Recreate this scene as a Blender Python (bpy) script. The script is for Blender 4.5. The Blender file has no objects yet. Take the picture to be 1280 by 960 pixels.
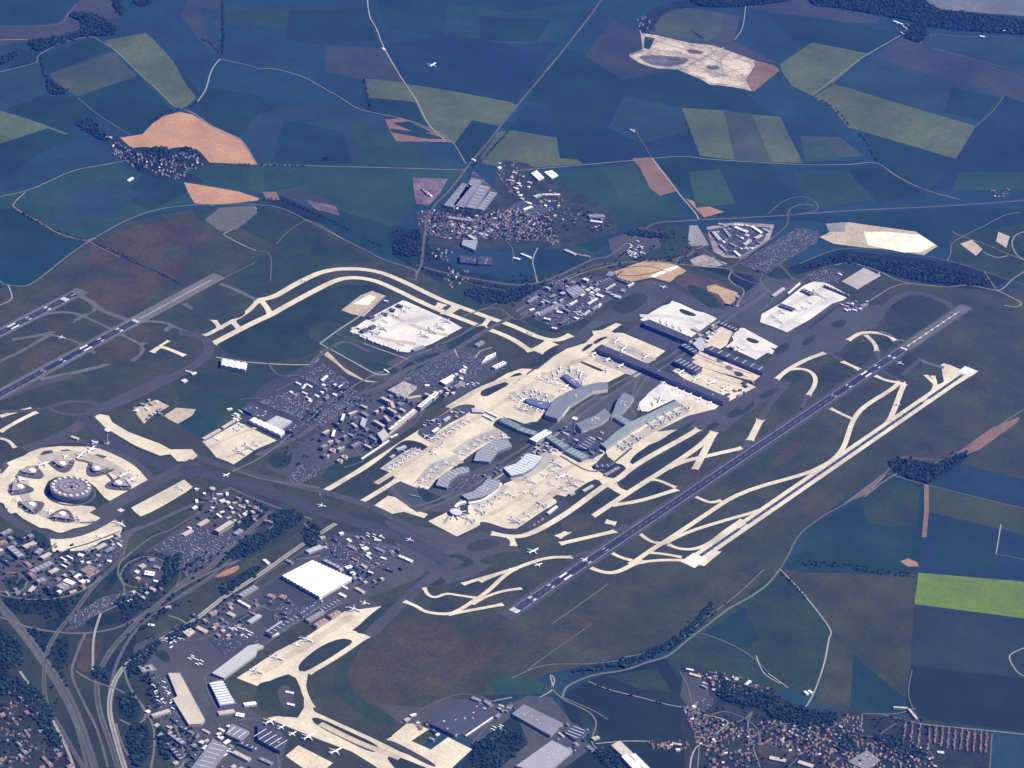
import bpy, math, random
from mathutils import Vector, Matrix
from mathutils.geometry import tessellate_polygon
R = math.radians
random.seed(7)
sc = bpy.context.scene
C = sc.collection

FLAT = """
f bl -60,-40 1340,-40 1340,1000 -60,1000
f tl -40,-30 95,-30 95,0 85,12 72,28 0,33 -40,34
f br -40,36 0,35 72,29 85,15 100,0 120,-30 150,-30 152,20 105,35 60,48 32,52 0,58 -40,62
f bl2 -40,90 0,92 45,80 52,70 60,98 57,118 8,136 -40,130
f dg 50,68 115,47 135,62 62,92 50,80
f ol2 62,92 140,65 172,95 97,120 82,112 70,104
f ol 130,51 182,41 190,47 217,77 250,117 235,132 225,137 215,132 190,107 145,65
f bl 150,40 230,5 280,0 278,40 277,72 262,100 250,117 217,77 190,47 182,41
f br2 235,0 280,-10 278,40 277,72 258,60 225,20
f dg 217,77 250,117 248,125 233,106
f dg2 97,122 172,95 215,137 192,150 182,162 172,168 160,168 120,145
f dg 8,136 57,120 97,122 120,145 112,152 92,155 85,165 45,152
f li -40,130 0,138 45,152 85,167 0,202 -40,218
f dg -40,222 0,204 85,168 105,170 60,186 0,225 -40,240
f bl 60,186 105,170 128,178 143,200 90,214 40,236 20,240 0,225
f gr -40,243 0,240 40,236 90,214 143,203 165,215 228,230 240,250 180,268 110,300 70,288 18,262 -40,262
f tn 150,172 178,168 190,155 205,145 225,140 240,143 262,156 300,173 315,195 321,206 262,203 250,190 245,186 200,190 168,188
f tn 228,228 260,232 300,240 330,250 310,252 265,257 243,254
f dg 248,127 262,110 320,118 352,133 320,145 300,171 262,155
f bl2 320,145 352,133 450,137 480,150 495,177 520,181 575,205 582,212 400,208 322,205 303,175
f gr 225,215 262,204 380,208 375,230 330,242 290,238 230,228
f gr 281,8 363,12 357,35 281,30
f dg2 362,13 458,10 470,50 400,55 357,50
f br2 408,57 480,60 505,105 455,100 405,90
f bl 282,33 357,36 357,50 408,57 405,90 455,100 460,122 460,137 400,108 345,87 278,75
f ol 455,98 505,103 522,128 460,122
f dg2 463,123 522,128 535,155 463,141
f ol 508,105 560,113 640,128 648,132 625,158 590,150 568,180 545,170 530,150
f dg2 590,150 624,160 583,205 568,180
f tl 460,-30 700,-30 735,0 640,15 560,5 553,45 485,35
f tl2 562,5 640,15 735,5 700,50 640,56 553,42
f bd 480,55 560,45 640,56 697,54 645,125 640,128 560,112 508,104
f ol 640,163 695,172 728,205 640,212 597,203 622,165
f gr 375,208 582,213 560,237 545,248 517,223 518,258 492,285 430,265 380,245
f dg2 700,60 790,75 850,90 930,115 960,120 965,145 850,135 735,140 660,125
f bd 655,132 735,140 850,135 875,195 790,201 728,205 695,172 640,162
f br2 765,25 800,40 804,64 787,70 802,80 840,88 780,100 730,70
f tl2 760,0 830,0 800,35 765,25 745,20
f ol2 830,15 860,10 905,17 900,45 885,52 860,50 820,42 818,30
f br 800,36 820,40 885,54 900,45 905,17 925,20 918,50 975,80 942,75 860,54 820,44
f bl 932,8 975,15 1010,50 975,80 918,52
f ol 852,135 905,138 918,200 875,195
f ol2 905,138 940,143 965,203 918,200
f ol 940,143 975,146 1004,204 965,203
f gr 700,218 745,210 800,200 815,235 835,248 862,270 770,282 740,265 720,245 665,225
f gr2 752,212 792,203 812,240 775,245
f dg2 815,198 860,197 960,203 985,235 1000,270 900,270 855,240
f bl 960,203 1005,206 1095,204 1155,237 1150,258 1000,270 985,235
f tn2 857,248 905,265 880,272 868,260
f br3 790,198 815,197 830,215 848,238 825,245 812,235 800,210
f lp 1130,-30 1340,-30 1340,25 1280,20 1200,14 1165,12
f br2 900,-30 1010,-10 1010,5 1060,12 1100,22 1095,30 1060,28 960,15 930,8
f dg2 960,17 1000,20 1060,28 1122,42 1095,60 1083,66 1015,53 990,50
f ol 975,80 1015,53 1085,67 1043,103 1015,120 990,108 977,90
f bl2 1155,50 1165,40 1280,52 1340,60 1340,112 1280,95 1160,58
f br2 1045,105 1125,47 1150,55 1280,95 1340,110 1340,140 1280,128 1255,120 1220,158
f bl2 1045,105 1085,70 1180,100 1255,120 1220,158
f ol 1015,122 1043,105 1220,158 1195,199 1080,165 1060,160 1040,135
f dg2 1080,165 1195,199 1155,237 1100,205 1090,180
f bl 975,100 990,110 1040,135 1060,160 1095,203 1005,205 975,146 960,142 930,115 945,110
f ol2 1000,170 1050,172 1080,195 1010,200
f bd 1255,120 1280,128 1340,140 1340,245 1280,238 1160,240 1195,200 1222,158
f bl 1150,238 1280,240 1340,250 1340,262 1160,262
f dg2 895,272 1000,272 1080,266 1150,262 1280,260 1280,300 1200,310 1100,300 1020,275
f tl 0,330 65,292 105,302 95,320 40,357 -40,360 -40,330
f dg 18,262 70,290 30,320 -40,335 -40,262
f gr 670,310 735,300 760,305 740,330 710,345 680,358 670,345
f dg2 672,310 690,308 735,325 700,345 680,356 670,345
f dg 715,295 760,292 770,300 745,315 722,308
f dg 330,240 375,230 380,245 430,265 492,285 530,310 525,330 480,318 430,298 395,280 355,262 320,254
f dg2 1108,593 1160,605 1152,700 1143,716 1005,680 1030,650 1070,628
f dg2 1003,690 1145,716 1143,740 1140,758 1135,880 1090,850 1040,790 1035,780 975,712 985,695
f brd 975,712 1145,718 1143,758 1138,830 1132,872 1090,845 1040,790 1010,750
f dg 978,700 1003,690 1010,680 1145,714 1146,718 1000,716
f bd 1165,605 1195,578 1280,600 1340,612 1340,645 1280,636
f brd 1195,578 1240,545 1280,520 1340,480 1340,615 1280,600
f ol3 1160,607 1280,636 1340,650 1340,690 1280,668 1162,640
f bd 1160,640 1280,670 1340,690 1340,730 1280,725 1150,700
f bd 1150,700 1280,722 1340,730 1340,740 1280,727 1148,716
f lm 1148,716 1280,727 1340,730 1340,780 1280,773 1143,755
f bl3 1143,757 1280,774 1340,782 1340,860 1280,848 1138,832
f dk 1138,832 1280,848 1340,860 1340,930 1280,915 1160,900 1132,880 1135,862
f dg3 870,790 975,712 1010,750 1038,790 1022,860 1010,872 965,850 900,800
f brd 1038,792 1068,820 1065,890 1018,880 1028,850
f dg2 1067,817 1080,830 1132,875 1120,895 1062,892
f dg3 835,822 845,818 870,792 900,802 960,850 985,862 960,870 880,860 850,845
f dk 700,870 735,852 775,835 832,822 850,850 862,882 830,885 760,875
f dk 700,875 735,855 800,878 860,885 880,920 860,935 800,930 745,925 715,905
f dk 745,930 840,930 862,940 860,1000 780,1000
f dg2 355,150 430,165 440,205 400,206 340,203
f gr 440,150 495,178 520,182 530,208 445,206
f bl2 250,10 278,12 278,60 265,60
f dg 0,180 60,160 85,170 20,205 -20,212
f ol2 120,72 145,66 160,85 130,97 100,90
f dg2 180,215 225,216 235,240 190,262 150,250
f bl2 60,250 130,225 175,240 120,290 70,285
f gr2 300,210 330,208 330,242 310,236
f dg 600,20 690,25 670,52 600,50
f bl2 780,120 850,135 860,165 800,180 760,160
f dg2 690,130 750,140 730,200 700,198
f gr 990,215 1060,212 1090,250 1010,262
f dg 1060,212 1100,210 1150,240 1100,255
f gr2 1000,180 1030,175 1050,200 1010,203
f bl2 1100,80 1160,95 1140,118 1090,104
f dg2 1190,110 1250,122 1225,152 1180,140
f gr 1200,215 1280,215 1280,238 1190,238
f dg2 20,62 50,62 45,80 10,88
f gr2 860,215 900,212 920,255 870,260
f dg3 990,730 1030,785 1020,850 985,820 960,780
f dg2 880,790 930,760 950,800 930,810
f dg2 1010,645 1070,655 1060,690 1005,680
f dg3 1075,625 1105,600 1150,610 1145,660 1085,655
f dg2 1180,650 1240,660 1240,710 1170,700
f dk 740,860 800,875 790,900 740,890
f dg3 760,845 820,835 840,865 800,862
f brd2 780,640 960,640 980,690 860,790 780,820 690,840 600,880 560,860 440,880 410,850 470,790 600,760
f vil 852,832 870,830 900,842 960,862 1000,885 1060,888 1140,896 1240,915 1240,1000 862,1000 850,900
f dk 885,845 950,862 1000,885 980,895 900,880
f vil2 522,262 560,262 600,262 630,200 660,205 700,230 765,262 775,290 740,300 700,312 640,312 560,312 522,300
f brd3 940,930 985,925 1000,945 960,960
f dk 1060,935 1100,940 1130,960 1060,965
f dk2 1005,900 1050,895 1040,912 1010,915
f brd -40,370 0,360 36,358 62,340 115,302 160,278 240,262 330,258 380,275 430,302 480,326 520,334 600,345 640,352 690,345 760,322 830,300 880,290 960,330 1040,335 1100,342 1180,360 1260,364 1340,330 1340,490 1280,515 1210,545 1150,565 1108,592 1090,600 1040,635 1005,665 985,695 975,712 905,765 860,792 780,822 690,842 650,850 600,885 560,900 500,960 470,1000 -40,1000
f brr 100,320 150,288 200,276 235,278 270,290 250,305 190,318 240,335 200,352 150,340
f dg3 240,262 330,258 400,290 470,328 420,330 380,345 320,372 285,352 300,330 350,310 300,285 250,275
f brr 85,345 150,345 215,352 180,385 140,395 110,375
f dkg 300,400 330,398 370,380 420,356 460,357 490,368 440,400 420,420 390,445 340,455 290,445 270,430
f dkg 420,360 460,355 480,362 440,395 425,412 400,405 370,400
f dg3 210,470 280,465 330,455 380,455 345,490 300,520 260,525 225,500
f dgq 226,530 246,512 279,522 258,549 240,542
f grs 395,400 430,405 480,440 510,470 495,480 460,462 420,440 380,420
f dgr -40,715 60,700 100,690 135,720 170,690 230,665 300,640 350,650 385,655 380,670 330,700 260,735 215,760 180,800 185,850 200,905 210,960 215,1000 -40,1000
f brd 225,745 262,725 300,705 340,690 370,680 330,710 280,740 250,757 215,765
f brr 100,800 130,797 122,825 112,842 97,838 93,815
f dkn -40,830 0,830 30,860 60,895 85,940 100,1000 -40,1000
f brd3 420,815 470,800 500,770 560,780 620,790 640,810 580,850 500,880 470,885 430,860
f dgr2 420,830 445,810 455,805 432,838 440,865 480,890 500,905 480,912 440,888 415,860
f dk 590,930 610,905 640,898 690,905 745,930 760,960 740,1000 560,1000
f gr 610,850 640,845 668,850 700,862 700,872 680,868 650,870 620,868
f dk2 1108,580 1122,573 1150,577 1168,583 1200,570 1218,565 1195,583 1160,605 1148,602 1125,594
f brd 1140,562 1200,540 1270,500 1340,470 1340,485 1280,522 1240,548 1218,565 1200,572 1170,585 1120,572
f brd3 1120,570 1170,560 1200,562 1190,572 1165,580 1140,575
f br3 1188,572 1240,535 1275,521 1272,528 1225,562 1200,572
f br3 1054,630 1105,592 1108,594 1085,618
f br3 1155,606 1161,606 1161,640 1158,672 1152,672 1155,640
f tn2 1125,702 1135,698 1147,703 1148,708 1135,708
f dk2 985,335 1050,312 1100,318 1160,325 1200,330 1260,350 1238,363 1190,358 1140,352 1100,338 1060,328 990,345
f dg3 1190,295 1250,285 1280,280 1340,280 1340,330 1262,352 1200,330 1185,315
f tn4 1200,305 1215,300 1228,312 1220,320
f tn4 1248,290 1262,296 1258,310 1245,302
f dk2 860,330 900,336 940,345 955,360 945,373 930,372 928,362 912,350 905,345
f dg3 790,285 815,278 860,285 870,300 855,312 840,325 800,322 790,310
f wod 480,285 500,282 520,290 560,335 640,352 700,345 660,380 600,375 560,360 500,325
f dg3 560,345 640,356 650,370 600,392 570,380 545,362
f dk 495,300 515,290 525,285 525,325 510,330 490,318
f br2 430,262 375,232 345,238 338,250 380,262
f qu 803,42 820,44 862,54 892,57 942,75 944,82 932,100 940,114 917,109 900,107 887,106 877,100 847,87 825,86 802,80 787,70 804,64 800,40
f br3 942,75 968,82 975,88 942,115 932,100 944,84
f qd 798,70 820,69 835,70 865,74 852,82 825,84 805,78
f qd 857,62 875,63 880,68 862,68
f qd 882,82 898,82 900,87 885,87
f qd 910,82 925,84 922,88 911,86
f dg3 806,46 819,48 812,62 804,60
f qs 900,70 935,78 940,84 930,95 905,90
f qs 880,95 915,100 930,108 905,105 885,103
f qs 822,50 860,58 850,66 820,60
f wod 798,40 803,22 822,8 845,2 880,-3 960,0 915,11 865,8 838,13 824,22 815,38
f wod 1010,-30 1130,-30 1165,12 1200,15 1280,25 1340,30 1340,50 1280,44 1165,35 1150,30 1120,22 1060,12 1005,6
f wod2 1128,45 1143,28 1155,28 1160,45 1150,55 1136,50
f wod 85,20 97,14 125,20 148,38 140,45 105,45 48,65 40,60 32,52 60,48 85,46 105,36 100,26
f wod -40,80 0,72 20,64 25,67 15,75 0,83
f wod 57,98 65,102 88,117 65,119 60,112
f wod 138,-20 147,-10 155,18 150,20 142,10
f wod 165,0 185,-5 192,6 172,9
f wod2 92,155 110,148 120,152 128,165 135,172 148,170 150,178 150,190 128,178 105,162
f wod2 150,188 185,182 195,190 230,182 250,190 262,203 245,206 230,215 250,222 256,230 225,226 190,222 170,212 145,195
f br3 481,150 502,148 545,165 565,178 495,177 488,165
f dg2 490,154 512,152 540,166 520,166
f dg2 487,161 530,166 560,174 535,174 490,166
f qs 268,272 285,262 318,257 322,263 300,285 282,288
f asl 256,275 275,260 318,257 322,266 296,287 276,290
f pu 515,222 560,224 548,245 535,258 520,255
f dk 330,248 350,244 410,272 405,278 380,272
f stp 382,250 420,258 425,270 395,262
f br3 328,240 345,240 350,250 333,250
f tn3 767,340 800,328 820,326 847,332 858,339 837,353 815,347 787,353 772,347
f sn 812,346 830,337 847,332 848,335 835,340 818,347
f brn 850,341 880,345 905,355 925,370 920,386 900,380 870,366 838,353
f tn3 883,358 893,356 922,366 921,382 907,380 898,368 885,364
f tn4 1025,297 1060,278 1095,283 1145,290 1172,308 1155,319 1110,312 1080,310 1042,305
f sn 1080,290 1110,290 1150,294 1169,306 1153,315 1130,316 1085,307
f ass 1032,280 1058,278 1056,290 1036,290
f tn4 427,388 450,370 465,364 481,370 470,385 455,396 440,393
f sn 442,380 462,368 470,372 460,382
f tn4 400,440 410,440 430,460 455,475 475,478 458,478 435,468 420,455
f asp2 862,282 872,282 886,307 868,308 860,300
f bz 883,284 920,278 968,281 962,300 930,324 905,322 892,315
f bz 862,325 880,318 910,330 890,335 868,333
f bz 860,304 875,300 880,306 865,308
f qs 912,279 940,281 950,292 935,300 918,290
f bz 1100,340 1100,345 1080,335 1052,352 1072,362
f tn4 40,480 40,480 40,481
f tn4 165,512 195,500 212,508 190,520 180,530 172,520
f tn4 205,520 220,510 245,512 240,520 222,530 210,524
a con -25,620 -25,590 0,588 10,578 30,570 44,561 75,558 112,559 140,564 160,573 180,584 192,600 188,606 178,611 172,620 158,629 140,627 133,640 123,650 120,657 112,657 92,661 75,667 60,661 50,660 35,652 28,648 20,641 10,643 5,630 0,628 -15,640
a asp -25,595 0,590 5,578 12,582 3,592
a asp 50,568 55,564 65,563 67,567 60,570 52,570
a asp 75,563 85,562 94,566 92,568 82,567
a asp 114,570 122,568 134,571 128,574
a dgr 56,610 60,602 70,597 90,595 108,600 120,610 130,622 145,632 150,638 140,650 125,645 118,634 100,632 85,630 68,625 58,618
a asp 0,634 10,636 8,642 0,640
a con 62,671 78,673 100,670 118,662 140,650 155,655 150,668 130,678 110,688 95,689 66,690
a con 134,642 147,634 156,638 142,648
a con 164,635 230,600 241,609 232,616 220,623 205,632 190,640 176,646 168,640
a con 113,522 125,518 136,520 140,528 160,540 178,547 200,555 213,562 228,562 240,562 247,570 245,573 235,577 222,577 213,568 200,570 175,560 165,555 140,540 120,532
a con 253,552 298,528 346,551 320,562 292,581 284,577 270,572 262,562
a asp 250,548 255,545 295,524 300,527 256,552
a cw 437,415 460,395 500,375 508,377 560,400 578,410 540,430 510,441 490,435 470,428 455,420
a aspd 440,412 455,396 482,370 505,375 462,397
a con 397,616 440,591 520,540 600,487 634,467 652,461 672,462 692,446 709,436 732,429 742,419 740,414 752,413 770,404 777,406 764,415 780,417 832,439 810,454 800,458 760,478 740,480 700,495 690,503 684,515 670,528 655,530 640,524 618,528 616,533 640,548 620,549 592,566 560,590 545,600 535,612 520,610 505,604 497,600 477,584 400,619
a con 468,632 485,620 500,623 513,636 535,643 530,648 505,640 488,643 470,637
a con 535,652 558,641 575,645 590,643 605,654 590,662 571,671
a con 585,641 605,655 635,661 646,661 682,637 696,630 695,625 682,620 686,616 706,621 715,617 722,612 744,599 756,608 776,595 752,592 740,585 757,566 737,574 727,577 705,566 690,560 675,575 655,595 630,605 625,615 605,628 585,632
a con 757,564 775,550 800,535 830,518 850,508 842,498 862,500 893,512 870,525 850,535 831,549 812,556 795,568 787,578 792,582 786,590 770,579 760,571
a cw 794,508 808,495 815,485 825,476 860,487 893,498 905,503 893,512 862,500 842,500 810,515 795,513
a con 838,462 857,453 925,475 945,484 908,505 893,499
a con 750,425 765,418 780,417 832,439 812,454 800,456 755,436
a cw 800,400 815,390 827,383 837,380 840,376 851,380 870,389 890,393 896,399 885,408 870,419 861,423 805,402
a cw 920,414 926,410 936,411 945,416 960,421 972,426 976,431 969,436 962,434 972,442 970,445 959,441 945,450 926,441 907,434 917,426 915,421
a aspb 783,416 800,402 862,425 850,440 832,438
a tnc 862,450 880,436 905,440 962,461 942,477 900,466 870,457
a tnc 880,435 896,408 918,412 908,432 898,438
a aspb 835,458 845,441 870,450 857,455 840,464
a cw 950,403 952,393 975,380 1005,357 1020,351 1035,355 1062,370 1050,378 987,417 965,408
a asp 900,390 960,345 985,345 1010,352 952,392 948,402
a aspl 1052,352 1080,335 1101,345 1072,362
a con 296,848 345,815 385,795 430,765 455,750 479,760 440,788 459,795 385,842 381,865 393,890 470,925 500,940 540,955 560,965 480,965 440,940 400,925 350,905 334,898 350,895 372,898 380,885 380,870 370,848 360,843 345,848 322,858
a tnc 357,945 373,932 416,954 400,968 385,965
a con 490,920 512,902 536,912 512,928
a con 483,925 495,918 562,948 545,958
a con 535,940 560,922 590,937 560,965 545,962
a aspm 640,482 690,442 715,420 760,388 795,356 812,350 835,356 870,375 920,392 1000,424 985,440 920,405 896,398 850,378 838,374 827,380 790,402 770,402 740,412 735,426 700,438 672,460 650,475
a asp 960,450 985,415 1012,400 1040,380 1060,374 1085,384 1100,380 1102,395 1095,410 1070,418 1050,440 1020,446 985,468 960,480 945,484 955,460
a asp 820,540 860,520 893,512 945,484 970,475 980,480 960,500 930,520 905,540 870,535
a asp 480,650 545,662 575,672 600,664 640,672 650,690 620,705 590,722 560,730 540,718 500,690
a asp 430,765 415,750 430,735 450,742 478,758
a asp 165,808 330,730 420,672 470,690 520,700 480,740 440,755 400,760 340,800 270,850 240,900 200,870 170,830
a aspd 330,735 352,722 400,748 345,795 320,770
a asp 370,690 430,665 520,690 545,705 520,725 480,740 445,725 420,705 395,700
a asp 195,850 265,850 300,880 335,900 360,925 350,965 220,965 200,910
a asp 470,880 530,885 560,872 620,880 640,895 600,930 570,915 535,905 500,905
a asp 640,880 660,870 690,872 720,910 740,935 700,965 620,965 660,930
a aspd 330,480 400,450 440,480 460,500 400,540 370,560 320,535 300,515
a asp 180,690 215,668 250,640 262,620 290,628 330,655 312,672 240,724 216,702
a asp 78,780 95,762 130,746 168,738 172,745 130,766 95,787 82,789
a asp 160,712 170,700 190,697 208,706 210,720 195,730 172,729
a asp 640,385 690,350 760,345 800,355 770,372 700,410 680,405 650,395
a asp 400,590 370,600 330,585 400,540 440,500 480,480 540,470 555,485 520,530 480,560
a aspl 485,488 505,477 521,484 505,497
a asp 460,470 500,445 560,430 620,440 625,465 560,505 530,490
a asp 640,580 690,535 720,510 770,490 800,460 838,470 800,500 795,520 760,560 740,575 705,560 680,560 660,575 625,600 590,625 560,640 520,640 480,612 495,600 530,615 570,600 620,575
a asp -40,670 0,665 50,690 100,695 140,672 176,656 145,700 105,732 60,745 0,742 -40,740
a asp 760,300 800,285 830,290 825,310 790,325 765,322
a asp 855,840 880,845 890,880 870,895 850,870
g dgr 400,622 440,597 455,589 480,571 500,553 510,550 525,553 537,560 540,564 536,567 525,562 514,560 500,570 477,584 485,590 497,600 480,608 460,618 440,625 420,628
g asp 477,583 500,569 514,560 520,562 500,573 485,580
g asp 520,541 530,533 560,514 577,505 597,507 587,515 578,522 560,530 540,545 554,553 553,556 545,556 528,548
g dgr 598,493 610,481 625,477 636,479 635,482 620,490 607,497
g dgr 637,472 642,468 650,466 653,469 646,475 639,475
g dgr 726,439 734,431 741,430 741,432 730,440
g dgr 740,429 750,422 762,421 752,426 744,431
g dgr 764,416 770,410 780,408 783,410 772,417
g dgr 720,451 725,451 755,463 753,465 748,464
g dgr 616,530 622,524 635,522 655,530 652,545 640,550 628,540
g dgr 655,532 665,527 680,529 684,533 675,538 660,538
g dgr 787,577 795,567 815,556 832,547 836,543 872,524 866,531 826,558 800,575 790,579
g dgr 752,594 757,586 772,578 785,586 776,595 765,599
g dgr 720,612 744,598 753,604 748,612 730,620 716,628 710,624
g dgr 776,604 782,598 830,568 872,545 882,541 870,556 832,582 795,604 785,608 778,606
g dgr 702,652 730,632 765,611 774,612 774,618 745,638 710,660 690,668 680,665 690,658
g dgr 787,622 805,606 818,603 840,611 810,622 792,624
g dgr 848,388 852,386 868,392 871,395 864,396 852,392
g dgr 932,424 936,422 948,426 949,429 943,430 935,427
g dgr 1102,392 1115,378 1132,371 1148,370 1165,375 1187,385 1170,400 1140,422 1130,418 1112,410
g dgr 760,385 780,372 800,365 812,372 800,385 780,395
g dgr 372,838 375,828 400,808 425,798 440,800 440,805 420,820 395,838 380,842
g dgr 388,898 398,897 430,912 470,930 475,938 465,942 430,925 395,907
g dgr 482,948 490,943 520,955 545,965 500,968
g dgr 322,858 345,848 360,843 372,852 380,870 380,885 372,898 340,895 315,880
g dgr 440,790 470,762 490,752 510,748 480,778 458,794
g asp 345,862 358,855 368,865 366,885 352,885
g brd 582,682 600,674 625,675 625,682 600,690 585,690
g brd 595,702 620,692 650,688 640,700 615,708
g aspd 480,927 490,925 548,957 540,960
g aspd 600,650 635,662 648,662 682,638 697,628 700,625 710,628 712,634 690,650 660,664 620,667 600,660
g dgr 570,690 600,705 560,715 550,700
g dgr 533,730 545,722 560,725 545,735
g dgr 557,742 570,733 600,725 625,722 600,738 575,745
g dgr 534,758 545,748 560,747 570,757 555,766 540,765
g brd 590,760 620,746 660,735 700,715 640,765 600,800 560,790
s con 34 320,376 342,372 360,361 380,350 402,340 427,336 460,337 490,345 550,375 570,382 615,399 640,407 672,422 695,427 714,419
s con 34 266,430 287,419 320,402 337,395 352,386 385,368 420,350 440,347 460,349 480,355 540,385 600,408 640,423 664,440
s con 24 227,414 240,419 255,421 272,412 290,402 310,390 322,377
s con 24 267,400 272,406 275,412
s con 30 290,402 300,412
s con 30 326,376 334,385 338,394
s con 40 553,380 545,388
s con 40 570,384 560,392 552,390
s con 60 690,428 670,440
s con 24 612,398 604,408
s con 24 190,441 200,433 212,437 231,445
s con 14 211,426 200,433
s con 22 0,521 20,515 40,511
s con 22 0,540 20,528 46,515
s con 18 -5,548 5,549 12,552 19,560
s con 28 697,672 720,660 750,640 780,620 795,610 835,585 872,560 884,549 892,540
s con 45 764,606 772,613 784,618
s con 24 765,632 800,627 847,612
s con 20 812,600 822,600 847,611
s con 32 862,599 877,572 893,540
s con 26 929,560 903,566 877,572 858,576 835,585
s con 32 951,524 937,552
s con 24 700,680 735,672 770,664
s con 30 757,652 770,655
s con 20 1037,510 1050,517 1066,524
s con 26 1062,570 1090,545 1110,530 1118,512 1124,495 1130,480
s con 20 1120,522 1145,507 1165,492 1170,480 1166,470
s con 22 1094,470 1110,477 1132,479
s con 20 1157,469 1167,479 1178,488
s con 26 1178,456 1190,460 1195,468 1185,478 1172,484
s con 24 1052,452 1064,457 1076,463
s con 24 1060,426 1075,416 1095,416 1110,419 1120,427
s con 22 1082,419 1094,430 1096,440
s con 24 970,475 985,462 1007,450 1032,441
s con 22 985,462 1005,461 1018,468 1020,480 1010,495
s con 26 448,630 470,617 497,600
s con 26 385,842 420,822 459,795
s con 24 381,840 378,855 381,868 390,885
a con 860,703 880,708 902,690 880,685
a con 1176,456 1186,456 1216,469 1195,482 1180,478
s asl 30 100,370 115,378 125,388 145,395 165,402
s asl 20 45,398 60,392 80,390 95,392 115,400 135,410 150,418
s asl 22 15,425 60,418 75,410 100,398 120,386
s asl 20 -20,462 0,452 30,438 60,420
s asl 20 60,418 90,425 105,433 115,440 130,447 140,455
s asl 26 50,475 100,465 140,455 165,437 190,424 215,408
s asl 22 165,403 205,402 225,412 240,418
s asl 20 150,418 175,430 180,440 165,452
s asl 26 230,380 245,390 265,400
s asl 24 275,355 300,365 320,375
s asp 50 225,416 255,422 264,435 250,455 200,480 160,500 135,510 110,516
s asp 40 -40,500 0,500 50,480 90,470
s asp 55 30,563 80,545 100,532 115,515 150,500 180,485 210,470
s asp 26 0,515 45,514 85,502 110,503 130,508
s asp 26 60,510 72,517 100,520 118,515
s aspd 75 105,520 130,545 160,565 195,580 230,590 245,596
s asp 70 120,645 160,622 200,600 245,578
s aspd 80 225,585 300,603 360,625 400,640 450,655 500,672 540,690 570,712
s asp 45 245,572 300,590 340,600 400,614 460,632 500,652 560,685
s asp 50 460,795 492,765 520,738 550,715 575,700
s asp 50 -20,620 10,648 40,666 75,672 110,664 150,640
s asp 36 190,600 175,582 150,568 120,556 90,550 60,555
s asp 40 1098,400 1105,385 1118,374 1134,367 1148,366 1165,371 1185,380 1197,390
s asl 24 1100,415 1120,422 1140,432
s asl 24 1140,445 1160,455 1180,460
s asp 24 1096,440 1100,452 1110,460
s asp 34 893,540 910,525 940,505 970,490
s asl2 14 95,575 110,578 130,588 150,612
s asl2 10 20,595 30,620 60,645 100,655 125,652
s qd 5 808,48 840,58 880,68 930,95
s qd 5 850,88 880,72 900,60
s qd 5 890,98 915,88 940,85
s qs 7 815,47 850,56 885,64 905,60
s qs 7 895,104 920,95 935,85 930,80
s qd 5 840,62 860,72 890,76 920,74
f qd 815,72 835,74 845,80 825,82
f qs 860,90 880,90 890,98 870,95
f tn4 1040,300 1060,305 1085,308 1060,298
s brn 6 780,335 810,332 835,340
s brn 6 775,345 800,345 830,338
s qd 6 870,442 900,455 940,468
s qd 5 880,450 910,462 935,472
f qd 895,448 903,449 905,454 896,453
f qd 906,457 914,458 917,463 908,462
f brn 916,464 928,466 930,471 920,471
f qd 884,440 892,441 895,446 886,446
g brd 225,752 262,728 300,706 345,680 378,663 388,672 350,697 300,727 262,748 235,762
g tn2 262,722 285,712 300,706 298,714 280,722
g dkg 4,730 10,722 25,720 33,728 28,740 12,743
g dkg 150,718 156,706 172,696 168,706 158,718 158,728
g dkg 212,702 222,700 226,712 214,728 198,736 205,724 212,715
g dkg 160,738 178,738 196,740 190,746 168,748
g dkg 182,672 205,660 192,672 172,686
g dkg 188,694 210,692 214,706 200,702
g dkg 60,735 74,736 76,744 66,748 60,742
g dkg 40,660 60,672 62,690 50,684 38,672
g dkg 10,672 26,670 30,676 16,680
g dkg 92,700 100,706 92,712
g dkg 128,722 142,712 138,730 122,742
g dkg 150,700 158,690 146,716 136,730 140,712
g dkg 80,752 100,752 130,735 128,745 105,762 85,764
g dkg 260,660 275,668 300,672 320,668 310,680 280,690
g dkg 300,625 330,632 350,645 330,650 305,640
g dkg 335,570 355,566 368,575 352,588 338,582
g dkg 400,590 425,577 440,572 470,568 455,580 425,598 410,604
g dkg 422,515 440,500 450,498 436,512 428,530
g dkg 475,490 500,478 520,470 515,478 490,488
g dkg 530,505 545,495 575,478 570,490 545,505 530,515
g dkg 500,462 512,452 545,440 552,445 530,458 505,470
g dkg 555,430 600,405 612,412 590,425 565,440
g dkg 570,455 590,448 602,455 590,465 575,465
g dkg 445,448 480,455 500,462 495,470 460,460
g dkg 290,775 305,768 315,772 300,782
g dkg 215,790 235,778 250,775 240,785 220,800
g dkg 190,815 205,812 215,825 205,830
g dkg 190,900 200,915 205,940 198,945 190,920
g dkg 270,918 290,922 300,935 285,935
g dkg 320,855 345,850 340,862 325,866
g dkg 656,395 690,408 710,412 690,418 660,405
g dkg 640,355 680,340 700,345 670,362 645,372
g dkg 855,355 880,360 905,382 890,388 868,372
g dkg 955,330 985,338 1000,345 975,350 955,345
g dkg 600,870 620,868 640,875 620,880
g dkg 720,880 740,900 755,930 745,935 725,905
g dkg 540,740 560,745 550,752
g dkg 520,605 540,618 560,625 550,632 525,626
s con 30 614,667 640,672 662,669 705,645 745,615 758,606 772,600 787,587 812,571 860,545 874,536
s con 26 636,671 641,676 642,683
s con 20 578,731 600,724 625,717 645,711 660,705 685,697 716,697
s con 20 505,752 520,758 532,766 560,769 575,763 590,753 610,740 630,720 645,711
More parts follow.
